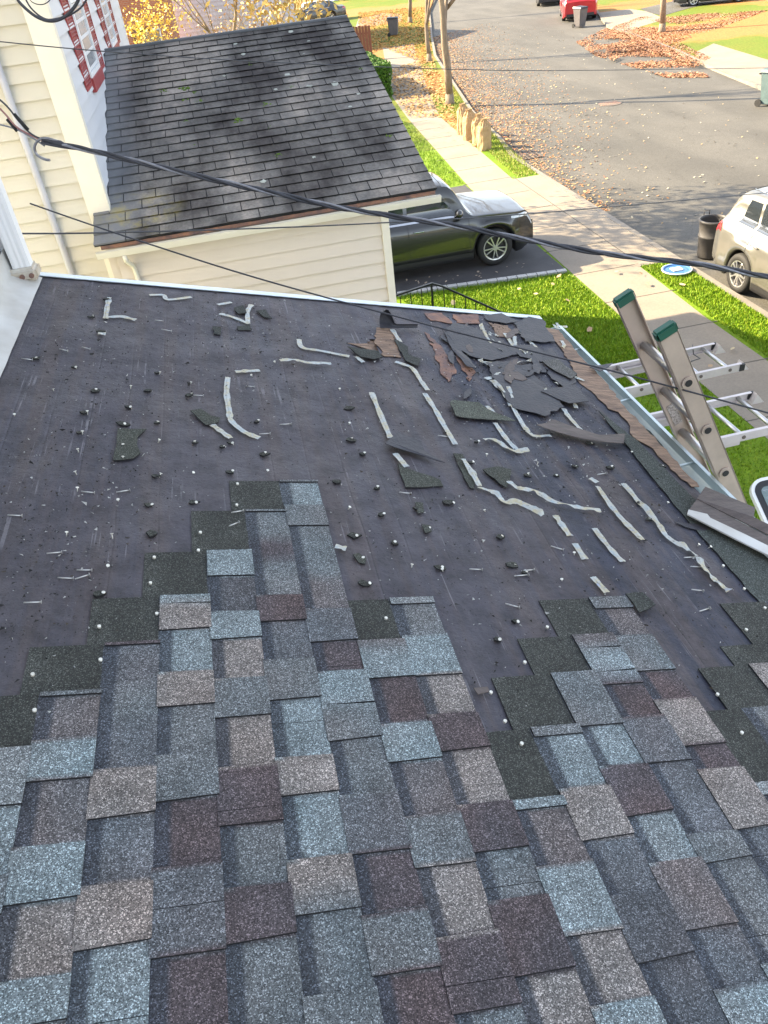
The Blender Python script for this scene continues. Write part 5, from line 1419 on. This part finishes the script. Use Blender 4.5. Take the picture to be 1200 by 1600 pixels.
# storm drain + manhole
c = gnd(823, 243, 0); dr = empty('storm_drain', (c.x, c.y, 0), 'iron storm drain grate in the gutter by the leaf bags', 'drain')
bm = bmesh.new(); box(bm, (c.x-.36, c.y-.5, .004), (c.x+.36, c.y+.5, .012)); link('pit', bm, M['black'], dr)
bm = bmesh.new()
for i in range(9): box(bm, (c.x-.36, c.y-.5+i*.12, .014), (c.x+.36, c.y-.46+i*.12, .026))
for i in range(6): box(bm, (c.x-.36+i*.137, c.y-.5, .013), (c.x-.33+i*.137, c.y+.5, .024))
link('grate', bm, M['curb'] if False else M['iron_grate'], dr)
c = gnd(953, 162, 0); dr = empty('manhole', (c.x, c.y, 0), 'rusty round manhole cover in the middle of the road', 'manhole')
bm = bmesh.new(); lathe(bm, (c.x, c.y, .003), [(.42, 0), (.42, .012)], 32); link('frame', bm, M['iron_grate'], dr)
bm = bmesh.new()
for i in range(9): box(bm, (c.x-.34+i*.08, c.y-.24, .016), (c.x-.31+i*.08, c.y+.24, .022))
link('slots', bm, M['plydark'], dr)

# ================================================================== TREES
def tree(name, base, h, r0, lab, seed, lean=(0, 0), fork=.35, depth=4, leaves=0, leafc=((.55, .36, .05), (.6, .45, .08), (.4, .2, .04)), group=None, nb=3, spread=.55, limb0=None, ls=1.0):
    RT = random.Random(seed); t = empty(name, base, lab, 'tree', group)
    bmT = bmesh.new(); bmC = bmesh.new(); bmL = bmesh.new(); lay = bmL.loops.layers.float_color.new('Col')
    tips = []
    def grow(p, d, L, r, lev):
        n = 5 if lev < 2 else 3
        pts = [p]; rr_ = [r]; q = p.copy(); dd = d.copy()
        for i in range(n):
            dd = (dd + V((RT.uniform(-1, 1), RT.uniform(-1, 1), RT.uniform(-.5, .8)))*.10*(1+lev*.5)).normalized()
            q = q + dd*(L/n); pts.append(q.copy()); rr_.append(r*(1-.45*(i+1)/n))
        tube(bmT if lev < 2 else bmC, pts, rr_, 10 if lev == 0 else (7 if lev < 2 else 4))
        if lev >= depth: tips.extend(pts[1:]); return
        k = nb + (1 if lev in (1, 2) else 0)
        for j in range(k):
            i0 = RT.randint(max(1, n-3), n) if j else n
            pp = pts[i0]; az = RT.uniform(0, 6.28) ; sp = RT.uniform(.5, 1.0)*spread*(1.0 if j else .4)
            s = dd.orthogonal().normalized(); s = Matrix.Rotation(az, 3, dd) @ s
            nd = (dd*math.cos(sp) + s*math.sin(sp)).normalized(); nd.z = nd.z + .08; nd.normalize()
            grow(pp, nd, L*RT.uniform(.62, .85), rr_[i0]*RT.uniform(.5, .72) if j else rr_[i0]*.85, lev+1)
    b = V(base); top_ = h*fork
    # flared foot
    tube(bmT, [b+V((0, 0, -.05)), b+V((0, 0, .12)), b+V((0, 0, .4))], [r0*1.5, r0*1.15, r0*1.0], 12)
    grow(b+V((0, 0, .35)), V((lean[0], lean[1], 1)).normalized(), top_, r0, 0)
    if limb0:
        for (z_, dv, L_, r_) in limb0: grow(b+V((lean[0]*z_, lean[1]*z_, z_)), V(dv).normalized(), L_, r_, 1)
    link('trunk', bmT, M['bark'], t)
    for i in range(leaves):
        if not tips: break
        p = RT.choice(tips) + V((RT.gauss(0, .22), RT.gauss(0, .22), RT.gauss(0, .22))); s = RT.uniform(.04, .09)*ls
        a = V((RT.uniform(-1, 1), RT.uniform(-1, 1), RT.uniform(-1, 1))).normalized(); b2 = a.orthogonal().normalized()
        vs = [bmL.verts.new(p+a*s*x+b2*s*y*.7) for x, y in ((-1, 0), (0, -.6), (1, 0), (0, .6))]; f = bmL.faces.new(vs); colset(bmL, f, RT.choice(leafc))
    cr = link('crown', bmC, M['bark'], t)
    if leaves: link('leaves', bmL, M['foliage'], cr)
    else: bmL.free()
    return t
def tb_(px, py): return gnd(px, py, ZS)
tree('street_tree', tb_(703, 163), 11, .155, 'tall grey barked street tree by the leaf bags, forked with bare limbs', 4, lean=(.0, .02), fork=.42, leaves=260, depth=5, group='bare trees along the pavement', limb0=[(3.2, (1.0, -.35, .95), 3.2, .075), (3.6, (.55, -.2, 1), 3.0, .07)])
tree('street_tree', tb_(671, 97), 10, .12, 'second street tree on the leafy verge, branching low', 8, fork=.30, leaves=160, depth=5, group='bare trees along the pavement')
tree('street_tree', tb_(641, 36), 10, .15, 'farthest street tree by the leaf covered lawn', 15, fork=.45, depth=4, group='bare trees along the pavement')
tree('street_tree', tb_(1034, 50), 11, .16, 'single tree trunk standing in the leaf pile across the street', 21, fork=.5, depth=5, group='bare trees along the pavement')
# shrubs beyond the garage, seen over the ridge
for i, (px, py, hh_, lv, sd_, lab, lc_) in enumerate(((245, 62, 5.4, 900, 31, 'yellow leaved small tree in front of the brick house', ((.75, .55, .06), (.65, .42, .04), (.8, .62, .12))),
    (345, 52, 7.5, 260, 33, 'bare shrub with a few yellow leaves beyond the garage ridge, left one', ((.6, .4, .08), (.45, .25, .1))), (372, 46, 8.0, 200, 35, 'bare multi stemmed shrub beyond the garage ridge, right one', ((.5, .3, .1), (.4, .2, .08))),
    (425, 40, 6.5, 420, 36, 'orange brown shrub beside the grey sedan', ((.5, .28, .08), (.6, .4, .1))))):
    b_ = gnd(px, py, ZS); yy = {0: 37, 1: 32, 2: 34, 3: 36}[i]; b_ = ony(px, py+45, yy); b_.z = ZS
    b_ = V((ony(px, 60, yy).x, yy, ZS))
    tree('garden_tree' if i == 0 else 'shrub', b_, hh_, (.09 if i == 0 else .055), lab, sd_, fork=.2 if i else .3, leaves=lv, depth=5, leafc=lc_, nb=4 if i else 3, spread=.7)
# off-camera big trees behind the houses (their dappled shade falls on the road)
tree('garden_tree', (.4, 22.4, ZS), 9.5, .12, 'thin leafy brown tree standing behind the garage ridge', 41, fork=.3, depth=5, leaves=3800, ls=1.35, spread=.62, leafc=((.5, .34, .08), (.42, .27, .08), (.55, .4, .12)), nb=3)
# hedge
hb = gnd(603, 152, ZS)
hd = empty('hedge', (hb.x-.1, hb.y+2.0, ZS), 'clipped green hedge beside the pavement, right of the garage ridge', 'hedge')
bm = bmesh.new(); lay = bm.loops.layers.float_color.new('Col'); RH = random.Random(9)
hx0, hx1, hy0, hy1, hz = hb.x-1.6, hb.x+.35, hb.y, hb.y+5.2, 1.25
for _ in range(9000):
    f_ = RH.random()
    if f_ < .4: p = V((RH.uniform(hx0, hx1), RH.uniform(hy0, hy1), hz-abs(RH.gauss(0, .06))))
    elif f_ < .7: p = V((RH.uniform(hx0, hx1), hy0+abs(RH.gauss(0, .07)), RH.uniform(0.05, hz)))
    else: p = V((hx1-abs(RH.gauss(0, .07)), RH.uniform(hy0, hy1), RH.uniform(0.05, hz)))
    p += V((noise.noise(p*1.5), noise.noise(p*1.5+V((9, 0, 0))), noise.noise(p*1.7+V((0, 9, 0)))))*.12
    s = RH.uniform(.03, .07); a = V((RH.uniform(-1, 1), RH.uniform(-1, 1), RH.uniform(-1, 1))).normalized(); b2 = a.orthogonal().normalized()
    vs = [bm.verts.new(p+V((0, 0, ZS))+a*s*x+b2*s*y) for x, y in ((-1, 0), (0, -.6), (1, 0), (0, .6))]; f = bm.faces.new(vs)
    c_ = RH.choice(((.05, .13, .012), (.07, .16, .015), (.10, .19, .02), (.04, .09, .01))); colset(bm, f, c_)
link('hedge_leaves', bm, M['foliage'], hd)
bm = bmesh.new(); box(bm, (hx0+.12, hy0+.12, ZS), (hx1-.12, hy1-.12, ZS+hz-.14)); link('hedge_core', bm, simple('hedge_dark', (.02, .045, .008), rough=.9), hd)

# brown picket fence panel
fc = empty('garden_fence', (ony(568, 90, 44).x, 44, ZS), 'reddish brown board fence behind the right end of the garage ridge', 'fence')
bm = bmesh.new(); a = gnd(583, 93, ZS); a = V((a.x, a.y, 0)); b = V((a.x-2.6, a.y+1.0, 0))
n_ = 16
for i in range(n_):
    p = a.lerp(b, i/n_); q = a.lerp(b, (i+.86)/n_); obox(bm, (p.x, p.y, ZS+.85), (q.x, q.y, ZS+.85), .03, 1.6 + .05*(i % 2))
link('boards', bm, M['fence'], fc)
bm = bmesh.new()
for z in (.4, 1.3): obox(bm, (a.x, a.y+.05, ZS+z), (b.x, b.y+.05, ZS+z), .05, .09)
link('rail', bm, M['fence'], fc)

# ================================================================== HOUSES BEYOND THE GARAGE
bh = empty('brick_house', (-1.5, 52, 0), 'red brick house with steps and an iron rail, beyond the garage ridge', 'house')
x0, x1 = ony(190, 30, 46).x, ony(268, 30, 46).x
bm = bmesh.new(); box(bm, (x0-6, 46, 0), (x1, 56, 6.0)); link('wall', bm, M['brick'], bh)
bm = bmesh.new(); prism(bm, [(x0-6.4, 45.5, 6.002), (x0-6.4, 56.5, 6.002), (x0-6.4, 51, 8.4)], (x1+6.8-x0, 0, 0)); link('roof', bm, M['edge'], bh)
bm = bmesh.new()
for i in range(5): box(bm, (x1-2.6, 44.2+i*.3, 0), (x1-.6, 44.5+i*.3, .35+i*.18))
link('steps', bm, M['brick'], bh)
for y_ in (45.98,):
    bm = bmesh.new(); box(bm, (x1-2.0, 45.93, 1.3), (x1-1.1, 46.0-.003, 3.3)); link('door', bm, simple('dark_door', (.10, .03, .025), rough=.5), bh)
    for xx in (x0-4, x0-1.4, x0+.6):
        bm = bmesh.new(); box(bm, (xx, 45.93, 1.8), (xx+1.1, 45.997, 3.2)); f = link('window', bm, M['white'], bh)
        bm = bmesh.new(); box(bm, (xx+.08, 45.92, 1.88), (xx+1.02, 45.928, 3.12)); link('pane', bm, M['glass'], f)
wh_ = empty('white_house', (5, 70, 0), 'pale sided house wall filling the top edge behind the bare shrubs', 'house')
x0, x1 = ony(272, 20, 58).x, ony(462, 12, 58).x
bm = bmesh.new(); box(bm, (x0, 58.02, 0), (x1, 68, 5.4)); lapwall(bm, (x0, 58), (x1, 58), 0, 5.4, .24, V((0, -1, 0)), depth=.05); link('wall', bm, M['sidingb'], wh_)
bm = bmesh.new(); prism(bm, [(x0-.4, 57.4, 5.4), (x0-.4, 68.6, 5.4), (x0-.4, 63, 7.8)], (x1-x0+.8, 0, 0)); link('roof', bm, M['edge'], wh_)
bm = bmesh.new(); box(bm, (x1-1.2, 57.9, 0), (x1-.9, 58.0-.055, 5.3)); box(bm, (x0+3, 57.92, .2), (x0+3.9, 57.945, 2.3)); link('door', bm, M['white'], wh_)
# more street houses beyond the frame top so the sides look inhabited
for i, (hx, hy, ang, c_) in enumerate(((46, 50, 0, 'sidingw'), (40, 20, 0, 'sidingb'), (20, 105, 0, 'sidingw'))):
    t = empty('far_house', (hx, hy, 0), ['white house far across the street behind the leaf pile', 'pale house across the street right of the picture', 'white house at the far end of the street'][i], 'house')
    bm = bmesh.new(); box(bm, (hx-5, hy-6, 0), (hx+5, hy+6, 5.6)); link('wall', bm, M[c_], t)
    bm = bmesh.new(); prism(bm, [(hx-5.5, hy-6.5, 5.602), (hx-5.5, hy+6.5, 5.602), (hx-5.5, hy, 8.4)], (11, 0, 0)); link('roof', bm, M['edge'], t)
    for yy in (-4, -.6, 2.8):
        bm = bmesh.new(); box(bm, (hx-5.05, hy+yy, 1.2), (hx-5.003, hy+yy+1.2, 2.6)); link('window', bm, M['glass'], t)

# ================================================================== GRASS AND LEAVES
def scatter_blades(name, poly, n, seed, hmin, hmax, cols, lab, z=ZS, excl=None):
    RB = random.Random(seed); bm = bmesh.new(); lay = bm.loops.layers.float_color.new('Col')
    xs_ = [p[0] for p in poly]; ys_ = [p[1] for p in poly]; k = 0; tries = 0
    while k < n and tries < n*6:
        tries += 1; x, y = RB.uniform(min(xs_), max(xs_)), RB.uniform(min(ys_), max(ys_))
        if not inpoly(x, y, poly): continue
        k += 1; h_ = RB.uniform(hmin, hmax); a = RB.uniform(0, 6.28); w_ = .010; l_ = V((RB.gauss(0, .35), RB.gauss(0, .35), 1))*h_
        p = V((x, y, z-.002)); s = V((math.cos(a), math.sin(a), 0))*w_
        f = bm.faces.new((bm.verts.new(p-s), bm.verts.new(p+s), bm.verts.new(p+l_))); colset(bm, f, RB.choice(cols))
    o = link(name, bm, M['blade'], keep=True); o['kind'] = 'stuff'; o['label'] = lab; return o
gcol = ((.15, .27, .008), (.19, .32, .012), (.11, .21, .006), (.25, .33, .02))
scatter_blades('grass', [(2.9, 10.2), (6.34, 9.0), (6.34, 14.45), (2.9, 14.85)], 42000, 1, .03, .065, gcol, 'bright green front lawn grass')
scatter_blades('grass', [(3.0, 4.6), (6.34, 4.6), (6.34, 9.0), (2.9, 10.2)], 12000, 2, .03, .06, gcol, 'shaded front lawn grass by the ladders')
scatter_blades('grass', [(7.66, 6), (8.5, 6), (8.5, 14.05), (7.76, 14.1)], 20000, 3, .03, .065, gcol, 'kerbside strip of grass')
scatter_blades('grass', [(7.9, 21.7), (8.5, 21.7), tuple(li[7]), tuple(li[8]), (9.0, 33), (8.3, 28)], 9000, 4, .04, .08, ((.2, .28, .03), (.26, .33, .04), (.3, .26, .08)), 'leafy verge grass around the leaf bags')
scatter_blades('grass', [(4.0, 21.9), (6.4, 21.9), (7.0, 31), (5.5, 36), (4, 36)], 16000, 5, .04, .08, ((.16, .28, .02), (.22, .32, .03), (.14, .22, .02)), 'grass strip between garage and pavement')
def scatter_leaves(name, poly, n, seed, z, lab, s0=.02, s1=.045, cols=None, density=None):
    cols = [tuple(q*.62 for q in c) for c in (cols or ((.52, .26, .10), (.60, .36, .16), (.42, .18, .08), (.66, .46, .22), (.5, .3, .2)))]
    RB = random.Random(seed); bm = bmesh.new(); lay = bm.loops.layers.float_color.new('Col')
    xs_ = [p[0] for p in poly]; ys_ = [p[1] for p in poly]; k = 0; tries = 0
    while k < n and tries < n*25:
        tries += 1; x, y = RB.uniform(min(xs_), max(xs_)), RB.uniform(min(ys_), max(ys_))
        if not inpoly(x, y, poly): continue
        if density and RB.random() > density(x, y): continue
        k += 1; s = RB.uniform(s0, s1); a = RB.uniform(0, 6.28); t = V((math.cos(a), math.sin(a), RB.uniform(-.35, .5))); b2 = V((-math.sin(a), math.cos(a), RB.uniform(-.3, .5)))
        p = V((x, y, z + s*.45 + RB.uniform(0, .01)))
        vs = [bm.verts.new(p+t*s*q+b2*s*r_) for q, r_ in ((-1, 0), (-.2, -.65), (.9, -.2), (.5, .6), (-.4, .5))]; f = bm.faces.new(vs); colset(bm, f, RB.choice(cols))
    o = link(name, bm, M['leaf'], keep=True); o['kind'] = 'stuff'; o['label'] = lab; return o
def G(*ps, z=0): return [tuple(gnd(*p, z).xy) for p in ps]
def dcurb(x, y):
    d = min(abs(x-cx_) for cx_ in [lc_x(y)]); return math.exp(-max(0, d-.2)/1.3)
def lc_x(y):
    for (x0, y0), (x1, y1) in zip(lc, lc[1:]):
        if y0 <= y <= y1: return x0+(x1-x0)*(y-y0)/(y1-y0)
    return 0
scatter_leaves('fallen_leaves', [(8.8, 18), (12.5, 18), (14, 30), (20, 60), (14.5, 56), (12.4, 47), (11.1, 39.5), (9.6, 31.4), (9.1, 26.4), (8.75, 22)], 11000, 1, 0, 'dry leaves gathered on the road along the near kerb', density=lambda x, y: math.exp(-max(0, x-lc_x(y)-.1)/(.4+max(0, min(1, (y-20)/9))*.95)))
scatter_leaves('fallen_leaves', [(8.7, 9), (15, 9), (18, 30), (22, 40), (20, 60), (9.5, 26)], 650, 2, 0, 'single dry leaves strewn across the road', cols=((.62, .5, .3), (.55, .38, .2), (.66, .6, .45)))
scatter_leaves('fallen_leaves', G((940, 70), (955, 100), (1000, 80), (1050, 95), (1090, 108), (1110, 95), (1060, 70), (1200, 20), (1150, 22), (1000, 30), (960, 45)), 22000, 3, ZS-.02, 'thick pile of rusty leaves on the lawn across the street', .03, .06, density=lambda x, y: max(0, min(1, .62+1.5*noise.noise(V((x*.5, y*.5, 0))))), cols=((.48, .22, .11), (.55, .30, .16), (.40, .16, .09), (.6, .38, .24)))
scatter_leaves('fallen_leaves', G((900, 66), (930, 88), (1040, 122), (1110, 122), (1050, 78), (1000, 60), (950, 43)), 9000, 4, 0.0, 'rusty leaves spilling over the far kerb onto the road', .03, .06, density=lambda x, y: max(0, min(1, .45+1.6*noise.noise(V((x*.5, y*.5, 3))))), cols=((.48, .22, .11), (.55, .30, .16), (.40, .16, .09), (.6, .38, .24)))
scatter_leaves('fallen_leaves', G((560, 20), (560, 95), (600, 75), (650, 95), (676, 88), (672, 40), (668, 10), z=ZS), 14000, 5, ZS, 'orange leaves covering the lawn beyond the hedge', .035, .07, cols=((.62, .30, .06), (.7, .42, .1), (.55, .25, .07)))
scatter_leaves('fallen_leaves', G((640, 185), (690, 185), (750, 240), (720, 200), (705, 160), (675, 90), (655, 95), (610, 110), (615, 150), z=ZS), 2600, 6, ZS+.01, 'leaves on the verge and pavement under the street trees', .04, .08, cols=((.62, .36, .14), (.7, .46, .2), (.55, .3, .1)))
scatter_leaves('fallen_leaves', [(2.9, 9), (8.5, 6), (8.5, 14), (6, 14.5), (2.9, 14.7)], 34, 7, ZS+.03, 'a few tan leaves lying on the lawn and kerb grass', .05, .08, cols=((.6, .42, .25), (.66, .55, .35)))
scatter_leaves('fallen_leaves', [(3, 15.1), (6.3, 14.8), (6.3, 15.4), (3, 15.6)], 26, 8, ZS+.01, 'small pale leaves on the dark driveway', .02, .04, cols=((.6, .5, .4),))
